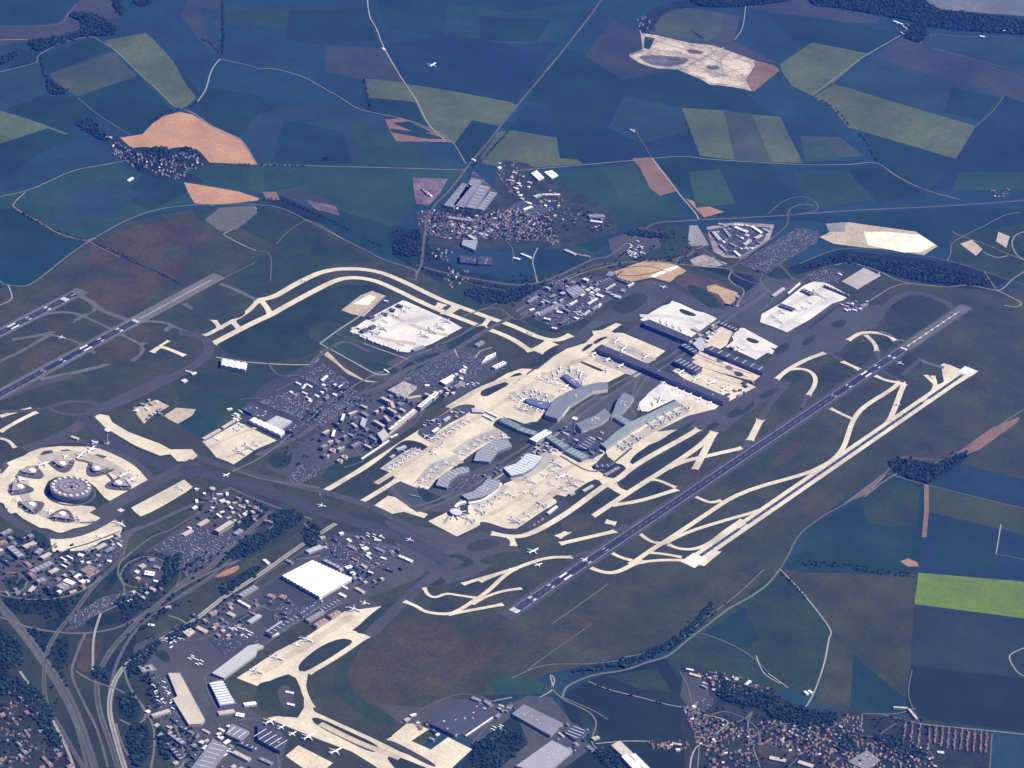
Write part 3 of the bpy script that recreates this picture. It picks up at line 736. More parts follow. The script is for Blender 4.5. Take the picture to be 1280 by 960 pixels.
BLD = """
B workshop bg 8 18 89,546 98,549
B hangar wh 10 22 116,551 121,553
B office_building gy 15 35 12,683 27,696
B office_building bg 10 25 30,684 44,678
B office_building bg 12 22 52,698 63,692
B office_building gy 12 30 39,715 65,703
B office_building dk 10 20 5,700 14,706
B office_building wh 10 9 76,697 83,701
B office_building wh 10 9 84,695 91,699
B office_building wh 10 9 77,706 83,709
B office_building bg 10 9 80,702 87,705
B storage_shed wh 6 20 98,693 104,695
P parking_deck rb 8 100,713 112,706 124,713 112,720
B office_building wh 12 28 81,725 92,730
P office_building gy 8 70,733 80,727 88,733 79,738
B office_building bg 10 18 37,740 43,733
B storage_shed bg 6 12 87,741 95,738
B storage_shed wh 8 15 134,701 139,702
B office_building gy 10 22 2,668 14,662
B office_building gy 10 24 45,692 52,686
B office_building bg 10 22 62,716 72,711
B office_building rb 8 20 32,702 38,708
B storage_shed gy 8 22 106,690 118,684
B storage_shed bg 8 20 120,686 132,680
B storage_shed gy 8 18 132,690 142,684
B workshop wh 8 12 255,618 256,616
B workshop wh 7 8 271,618 278,618
B workshop wh 9 12 284,620 284,616
B workshop wh 8 12 246,629 246,625
B workshop wh 8 14 241,636 246,633
B warehouse bg 8 22 229,669 240,663
B warehouse bg 8 22 248,657 260,650
B workshop wh 8 12 235,659 239,661
B hotel bg 22 25 271,664 290,652
B office_building gy 10 25 294,668 302,662
B rotunda_hall wh 12 35 181,716 193,718
B workshop gy 8 25 186,700 194,700
B workshop bg 8 22 175,709 181,706
B workshop gy 8 20 192,708 200,710
B workshop wh 7 14 192,726 197,727
B workshop wh 7 14 160,752 165,750
P hangar wh 18 277,449 309,455 307,463 276,457
P cargo_terminal wh 15 316,522 356,540 351,545 311,526
P warehouse lg 14 346,520 365,527 350,537 332,529
P warehouse dk 12 329,512 345,519 331,527 316,520
P warehouse dk 12 314,505 327,511 315,518 301,511
P warehouse dk 12 366,529 376,534 367,541 355,538
B storage_shed wh 8 12 402,476 409,470
B storage_shed wh 6 10 370,478 376,481
B storage_shed wh 6 10 383,480 390,484
B storage_shed wh 6 10 378,486 382,481
B cargo_shed bg 6 16 254,549 275,537
B cargo_shed bg 6 16 278,535 296,524
B storage_shed wh 7 14 293,517 299,520
B storage_shed wh 7 14 292,523 298,526
B storage_shed wh 7 12 284,512 290,511
B workshop wh 8 20 228,477 233,475
B workshop bg 6 14 232,464 240,466
B workshop wh 6 12 240,468 245,466
B rail_station_hall wh 20 14 487,537 518,512
B rail_station_hall bg 12 8 484,545 521,514
B office_building wh 25 20 524,509 546,491
B office_building bg 25 16 509,498 526,495
B office_building bg 25 16 531,492 538,495
P parking_deck bg 12 485,488 505,477 521,484 505,497
B office_building bg 20 20 477,497 487,502
B hotel bg 30 18 489,502 492,510
B office_building bg 24 18 485,510 495,516
B hotel bg 26 16 481,520 487,527
B office_building bg 18 18 468,526 480,533
P office_building bg 20 472,543 480,536 487,545 478,552
P office_building lg 15 450,531 453,522 459,525 455,535
B office_building wh 15 12 427,526 430,518
B office_building wh 12 14 416,546 418,538
B office_building bg 12 16 404,542 411,538
B office_building bg 12 16 436,518 446,514
B office_building gy 14 18 452,515 460,520
B office_building bg 14 16 440,529 446,534
B office_building gy 12 18 462,545 470,550
B office_building bg 12 16 456,556 464,560
B office_building gy 12 18 440,558 450,553
B office_building bg 14 16 498,520 503,525
B office_building bg 14 16 500,511 506,514
B railway_platform wh 6 8 452,574 486,551
B railway_platform wh 6 8 488,547 497,543
P office_building wh 15 550,477 563,470 567,475 557,481
B hotel wh 22 14 541,498 547,491
P warehouse wh 12 602,454 608,446 620,441 619,445
B warehouse wh 10 22 617,460 631,453
B warehouse gy 10 24 595,432 604,427
B storage_shed wh 8 14 531,482 537,482
B storage_shed gy 8 18 568,484 580,478
B storage_shed wh 6 8 480,462 486,466
B cargo_shed wh 10 14 448,410 455,406
B cargo_shed dk 14 22 452,414 459,411
B cargo_shed dk 14 22 462,410 468,407
B cargo_shed dk 12 20 461,397 467,395
B cargo_shed dk 12 20 476,392 484,393
B cargo_shed dk 12 20 487,386 493,388
B cargo_shed dk 12 20 496,381 503,383
B cargo_shed lg 10 10 467,400 486,389
B cargo_shed wh 8 10 440,416 446,413
B cargo_shed wh 8 12 450,420 457,423
B cargo_shed wh 8 12 460,424 467,427
B cargo_shed wh 8 12 470,428 478,431
B cargo_shed wh 8 12 481,432 488,434
B cargo_shed wh 8 12 490,435 497,438
B cargo_shed wh 8 12 499,439 507,440
B storage_shed wh 8 10 480,376 485,377
B warehouse gy 8 20 516,438 530,433
P cargo_terminal wh 14 352,720 389,701 440,724 400,747
B warehouse wh 8 18 499,695 515,702
B warehouse lg 10 26 384,690 402,683
B warehouse gy 10 28 300,745 320,733
B warehouse dk 15 30 336,793 372,770
B warehouse dk 15 30 374,769 402,751
B warehouse lg 8 8 333,790 352,777
B warehouse wh 8 6 370,770 402,748
B warehouse gy 12 24 384,776 404,764
B warehouse dk 12 28 400,764 425,750
B hangar rb 14 24 394,782 408,774
B hangar rb 14 24 412,771 424,764
B storage_shed wh 8 14 338,795 348,792
B storage_shed bg 10 20 318,812 328,808
B storage_shed wh 8 16 424,742 432,746
B workshop bg 8 18 445,735 455,741
B workshop wh 6 12 428,733 434,736
B workshop rb 8 12 440,698 448,702
B warehouse gy 8 22 405,700 425,710
B workshop wh 6 12 468,675 476,676
B workshop bg 8 14 452,706 458,710
B workshop gy 8 18 470,685 480,690
B workshop wh 6 12 476,697 482,699
B workshop gy 8 18 435,682 445,687
B workshop dk 8 18 415,690 425,688
B workshop wh 6 10 460,715 466,717
B workshop dk 8 16 480,710 492,714
B workshop wh 8 16 330,700 336,705
B workshop gy 8 18 358,700 366,704
P warehouse bg 12 210,842 225,842 256,900 252,905 236,906 216,874 222,871
P warehouse sk 12 262,854 277,850 295,880 275,883
P warehouse sk2 12 265,842 310,808 324,805 320,819 280,848
B warehouse bg 8 26 273,892 293,889
B warehouse wh 8 26 295,893 305,895
B warehouse wh 10 22 305,881 320,879
P warehouse bg 8 228,790 238,786 244,790 235,796
B workshop bg 8 24 246,784 258,790
B storage_shed wh 8 15 185,781 193,782
B warehouse wh 10 14 298,751 312,759
B warehouse gy 8 12 312,765 322,770
B workshop rb 8 24 262,768 272,764
B workshop bg 8 22 285,766 293,770
B warehouse lg 10 20 311,778 325,769
P warehouse gy 8 172,833 190,831 196,838 178,841
B workshop bg 5 16 205,761 215,758
P warehouse gy 10 238,962 266,924 286,935 260,970
B storage_shed wh 5 7 262,953 285,938
P warehouse dk 14 322,905 358,926 350,940 322,925
P warehouse lg 14 340,918 358,926 352,936 344,930
P warehouse gy 12 290,905 312,915 300,926 282,918
B warehouse bg 12 20 190,895 212,888
B workshop dk 8 20 216,897 224,905
B workshop gy 8 24 210,915 230,930
B workshop dk 10 26 215,935 228,950
B workshop wh 7 12 313,934 320,936
B warehouse bg 10 24 292,940 312,950
B warehouse dk 10 26 300,928 318,936
B workshop gy 8 20 325,948 340,955
P warehouse dk 12 532,903 584,877 620,893 568,919
B warehouse wh 10 15 562,914 571,918
B warehouse wh 6 5 582,920 616,897
B storage_shed wh 8 14 586,888 593,890
B storage_shed wh 7 12 602,886 607,887
B workshop wh 7 12 513,895 520,893
B workshop bg 7 14 506,901 512,898
B workshop dk 8 14 540,912 546,916
B workshop wh 6 10 545,919 549,917
B workshop gy 8 14 537,922 543,925
B workshop gy 8 20 590,872 600,876
B workshop gy 8 20 606,876 614,882
B storage_shed wh 6 14 357,865 367,867
B storage_shed wh 6 14 359,880 368,882
P warehouse gy 12 640,893 655,881 704,905 688,920
P warehouse st 12 645,958 690,926 716,939 682,968
P warehouse dk 8 704,915 718,905 735,915 722,928
P warehouse wh 12 777,946 784,943 806,962 796,966
P warehouse bg 10 764,932 775,926 799,949 789,955
P warehouse wh 12 788,944 794,942 812,960 805,963
P warehouse st 14 577,306 579,300 597,301 594,313
P warehouse dk 12 574,319 597,321 595,330 575,328
P warehouse dk 12 598,321 615,321 615,331 597,330
B warehouse gy 12 60 561,258 584,230
B warehouse gy 12 60 573,258 596,224
B warehouse gy 12 60 588,260 606,232
B warehouse gy 10 40 600,262 617,240
B storage_shed wh 6 8 571,261 586,243
B storage_shed wh 6 8 600,261 615,241
B warehouse gy 10 30 560,272 590,276
P warehouse wh 10 664,217 671,213 680,222 673,225
P warehouse wh 8 680,215 690,213 698,219 690,223
B warehouse lg 8 20 668,246 676,243
B warehouse wh 6 14 678,243 700,243
B warehouse wh 8 18 738,276 753,278
B warehouse gy 10 36 736,270 756,270
B workshop wh 8 16 655,262 665,258
B warehouse wh 6 14 642,322 650,324
B warehouse wh 8 14 652,317 664,322
B warehouse lg 10 26 586,294 594,299
B farmhouse rb 8 14 528,236 536,244
B farmhouse wh 7 12 533,240 540,246
B warehouse bg 8 20 706,312 720,318
B warehouse rb 8 16 722,318 738,321
B warehouse gy 10 24 675,392 699,380
B warehouse wh 6 6 674,394 699,382
B warehouse wh 8 10 712,381 721,376
P warehouse gy 10 706,362 722,356 733,366 716,372
B warehouse dk 8 26 745,354 764,348
B warehouse lg 8 10 757,362 769,355
B warehouse dk 8 26 770,348 786,354
B warehouse wh 8 9 735,380 747,373
B office_building wh 10 16 696,390 703,391
B hotel wh 14 14 680,398 688,400
B hotel wh 12 16 690,410 696,411
B office_building wh 8 14 718,397 722,399
B office_building dk 12 20 700,405 712,398
B office_building gy 12 16 705,386 712,390
B office_building wh 10 10 726,370 730,368
B office_building gy 8 14 688,372 694,368
B office_building dk 8 20 720,388 730,382
B office_building gy 8 16 740,387 748,382
B office_building lg 8 12 730,394 737,388
B office_building wh 6 10 682,388 686,386
B office_building wh 8 12 747,384 751,380
B office_building gy 10 18 660,378 672,370
B office_building wh 7 10 662,388 668,386
B warehouse dk 8 24 690,356 704,350
B storage_shed wh 8 8 785,358 792,354
B warehouse wh 10 16 918,314 925,320
B warehouse wh 8 24 919,284 934,290
B warehouse wh 8 20 940,283 952,291
B warehouse lg 8 24 892,290 900,300
B warehouse gy 8 20 905,286 913,296
B warehouse lg 10 18 930,306 938,300
B warehouse gy 8 18 900,306 908,314
B warehouse bg 8 18 944,298 952,294
B warehouse lg 8 14 898,280 906,281
B warehouse gy 8 18 912,304 920,308
B warehouse lg 8 16 954,286 962,290
B freight_pier dk 10 30 975,381 992,387
B freight_pier dk 10 30 1003,362 1015,368
B freight_pier dk 10 14 1030,357 1062,370
B storage_shed wh 8 8 985,367 1000,354
B storage_shed lg 8 16 966,370 980,360
B storage_shed gy 8 18 1076,383 1084,380
B storage_shed wh 6 10 1048,342 1052,344
P satellite_terminal dk 20 804,402 812,400 864,422 860,428 805,406
P satellite_terminal dk 20 880,436 890,433 958,460 953,466
P satellite_terminal dk 16 850,432 856,429 872,439 868,443
P people_mover_hall lg 12 866,430 876,422 884,431 874,438
B satellite_lounge lg 8 22 866,410 874,414
B satellite_lounge dk 8 16 912,434 917,436
B warehouse dk 8 34 896,402 922,413
P pier dk 24 744,436 752,431 912,498 904,503
P pier dk 22 842,452 850,447 878,460 870,466
P terminal_hall gb 22 681,519 692,500 710,490 730,483 750,478 760,480 760,486 741,489 725,499 712,507 704,518 697,524
P pier bp 14 656,499 664,499 690,505 692,511 680,511 660,504
P pier bp 14 702,470 708,468 722,478 730,484 726,487 714,480
P terminal_hall gb 22 764,521 772,500 780,491 793,497 787,505 780,513 772,517
P terminal_hall gb 22 720,530 744,520 756,511 764,519 752,528 727,538
P terminal_link gb 14 765,521 773,518 795,530 787,535
P pier gn2 16 758,561 752,556 770,540 790,527 812,517 830,508 845,501 849,505 832,514 815,523 796,534 780,545
P terminal_hall dk 14 728,545 752,555 736,562 718,560
P terminal_hall gn 16 706,564 714,559 736,570 727,575
P terminal_hall gn 16 624,527 630,522 651,532 646,537
P terminal_hall gn 14 646,538 652,534 672,540 668,545
P terminal_hall gn 16 682,547 688,544 711,557 704,562
B rail_station_hall wh 20 40 666,551 686,539
P terminal_hall sw 15 592,576 596,566 608,556 622,549 635,550 640,558 622,565 612,578
P terminal_hall sw 15 545,607 549,597 559,590 577,584 586,585 587,590 572,594 562,602 559,610
P terminal_hall sw 15 577,619 591,615 602,607 609,599 625,601 624,609 614,617 601,622 585,625
P terminal_hall sx 15 629,585 645,580 652,574 659,567 678,571 675,576 666,585 654,592 639,595
B service_building lg 10 36 590,513 604,514
B service_building wh 8 12 607,514 622,521
B service_building wh 8 10 604,519 616,525
B service_building lg 8 14 555,526 562,521
B service_building wh 8 14 541,540 548,535
B service_building lg 8 16 496,562 507,558
B service_building lg 6 12 488,572 493,569
B service_building dk 10 34 743,583 763,582
B service_building gy 6 14 756,594 774,584
B service_building lg 6 14 729,614 741,607
B service_building lg 8 16 712,618 718,616
B service_building wh 10 14 685,642 696,633
B service_building gn 6 8 512,619 526,622
B service_building lg 8 30 652,577 657,580
B storage_shed rb 4 8 676,651 679,648
B storage_shed rb 4 8 672,654 674,652
B storage_shed rb 4 8 666,657 669,655
B farmhouse bg 8 12 1117,884 1134,885
B farmhouse bg 8 12 1136,886 1146,898
B farmhouse wh 7 14 1006,864 1010,868
B farmhouse wh 7 12 1011,863 1015,866
B farmhouse wh 7 12 932,856 938,851
B farmhouse bg 7 12 907,848 916,853
B farmhouse bg 7 14 919,851 922,847
B warehouse wh 6 10 858,836 867,838
B workshop bg 6 18 862,842 876,846
B warehouse bg 8 25 998,952 1016,958
B warehouse bg 8 25 962,947 982,951
P warehouse gy 8 1060,952 1084,938 1100,950 1082,963
B workshop wh 7 14 1172,940 1180,941
B workshop wh 7 14 866,882 869,884
B farmhouse rb 8 14 828,930 838,934
B farmhouse bg 8 14 840,929 852,931
B farmhouse wh 8 14 845,937 850,937
B farmhouse wh 8 14 1117,26 1128,30
B farmhouse bg 8 12 1129,33 1134,36
B farmhouse bg 8 12 1126,40 1131,43
B farmhouse wh 8 18 1225,45 1231,46
B farmhouse wh 8 16 478,60 481,62
B farmhouse bg 8 16 788,162 793,164
B farmhouse wh 8 14 590,199 594,201
B farmhouse wh 8 14 160,226 166,222
B farmhouse bg 8 20 133,171 140,172
"""  # thin pale bars before the dark cargo warehouses are added as their sunlit facade
PLN = """
p L 114,562 -1,1
p S 82,571 -1,1
p L 55,580 1,-.3
p S 118,553 -1,1
p L 155,594 -1,.5
p S 62,639 .4,-1
p S 22,626 1,.1
p S 125,670 1,-.5
p L 150,656 1,.5
p S 225,611 1,.5
p S 283,594 1,-.5
p S 270,549 1,.5
p S 295,537 -1,-.6
p S 301,532 -1,-.6
p L 301,566 1,.5
p L 312,560 1,.5
p S 320,556 1,.5
p L 531,420 1,.5
p L 541,415 1,.5
p L 551,410 1,.5
p L 559,402 1,.5
p L 467,416 -1,-.3
p L 479,411 1,.5
p S 482,402 1,.5
p S 494,395 -1,-.5
p S 504,388 -1,-.5
p S 510,384 -1,-.5
p S 462,414 -1,-.5
p S 501,430 1,.3
p S 487,586 1,.4
p S 499,579 -1,-.5
p S 504,574 -1,-.5
p S 510,570 -1,-.5
p S 517,567 1,.5
p S 507,565 -1,-.5
p S 539,548 -1,-.5
p S 546,547 1,.5
p S 553,544 1,.5
p S 560,540 -1,-.5
p S 566,536 1,.5
p S 572,533 1,.5
p S 579,529 1,.5
p S 544,566 1,-.5
p S 527,609 1,.2
p S 529,601 1,.2
p S 535,596 1,.3
p S 539,589 1,.3
p S 545,585 1,.4
p S 557,579 1,.5
p S 566,581 1,.5
p S 575,567 1,.3
p S 585,562 1,.3
p S 593,557 1,.3
p S 597,551 1,.4
p S 606,548 1,.4
p S 614,547 1,.5
p S 628,544 .3,1
p S 641,499 1,.4
p S 647,494 1,.5
p S 652,501 1,-.3
p S 659,506 1,-.4
p S 666,508 1,-.4
p S 673,511 1,-.5
p S 679,513 1,-.8
p S 648,510 1,.3
p S 655,512 1,.2
p S 665,488 .3,1
p S 664,494 .5,1
p S 671,498 .4,1
p S 679,501 .3,1
p S 686,502 .2,1
p S 675,474 1,.3
p S 682,473 1,.4
p S 690,477 1,.1
p S 697,480 1,.1
p S 691,468 .6,1
p S 697,465 .5,1
p S 703,487 1,-.6
p S 712,490 .8,-1
p L 713,462 .2,1
p L 726,469 -.3,1
p S 733,474 -.5,1
p S 719,475 -.5,1
p L 743,442 1,-.7
p L 761,449 1,-.7
p L 777,457 1,-.7
p L 771,426 -1,.8
p L 780,436 -1,.8
p L 808,446 -1,.7
p S 758,463 0,1
p L 825,500 -.5,1
p S 816,505 .3,1
p S 801,512 .5,1
p S 830,478 1,-.6
p S 844,486 1,-.6
p S 853,490 1,-.6
p S 862,493 1,-.5
p S 874,498 1,-.5
p S 888,503 1,-.5
p L 852,465 -1,.6
p L 871,473 -1,.6
p L 890,478 -1,.6
p L 906,487 -1,.6
p L 856,509 -1,-.7
p L 845,516 -1,-.7
p L 835,521 -1,-.7
p L 825,526 -1,-.7
p L 814,532 -1,-.7
p L 795,547 -1,-.7
p L 785,554 -1,-.7
p L 776,559 -1,-.7
p L 697,581 1,.5
p L 702,596 -1,.4
p L 717,606 1,.5
p S 706,612 1,.4
p S 727,601 1,.4
p L 677,631 -1,-.6
p S 659,644 1,.5
p S 651,651 -1,-.5
p L 645,652 1,.5
p L 600,640 -1,-.7
p L 587,650 -1,-.6
p S 602,632 -1,-.6
p S 613,628 -1,-.7
p S 622,622 -1,-.6
p S 631,617 -1,-.6
p S 640,620 -1,-.6
p S 656,615 1,-.2
p S 680,594 -1,-.3
p L 926,436 -1,.7
p S 826,402 .5,1
p S 834,405 .5,1
p S 842,408 .5,1
p S 851,412 .5,1
p S 967,396 1,.5
p S 975,402 1,.5
p S 978,391 1,.5
p S 997,388 -1,-.5
p S 1005,385 -1,-.5
p L 1022,368 1,.5
p S 1030,372 -1,-.5
p S 1012,378 1,.5
p S 77,422 1,.3
p S 381,350 1,-.5
p S 829,359 -1,-.2
p S 662,417 -1,-.5
p S 731,700 1,-.8
p S 1125,454 1,.5
p S 1122,505 .4,-1
p S 402,632 1,.3
p S 512,675 1,.4
p L 667,689 1,-.5
p S 673,706 1,-.3
p L 442,762 1,.3
p S 456,754 1,.3
p L 383,800 1,.3
p S 371,807 1,.3
p L 346,823 1,.3
p L 321,840 1,.3
p L 338,902 1,-.5
p S 352,909 1,-.5
p S 366,917 1,-.5
p L 386,921 1,-.5
p L 420,939 1,-.5
p S 669,488 .3,1
p S 675,491 .3,1
p S 683,495 .3,1
p S 662,503 1,-.5
p S 655,499 1,-.2
p S 685,515 .6,-1
p S 690,517 .6,-1
p S 656,490 .5,1
p S 707,467 .3,1
p S 722,464 -.2,1
p S 729,477 -.5,1
p S 694,474 1,.1
p S 708,483 1,-.8
p S 716,492 .8,-1
p S 686,478 1,.2
p S 700,460 .4,1
p S 532,545 -1,-.5
p S 585,526 1,.5
p S 493,582 -1,-.5
p S 523,563 1,.5
p L 663,602 1,.4
p S 690,606 1,.4
p S 668,618 -1,-.4
p S 690,588 1,.4
p S 712,596 -1,-.4
p L 100,570 -1,1
p S 26,600 1,.1
p S 98,648 -.5,-1
p L 165,600 -1,.4
"""
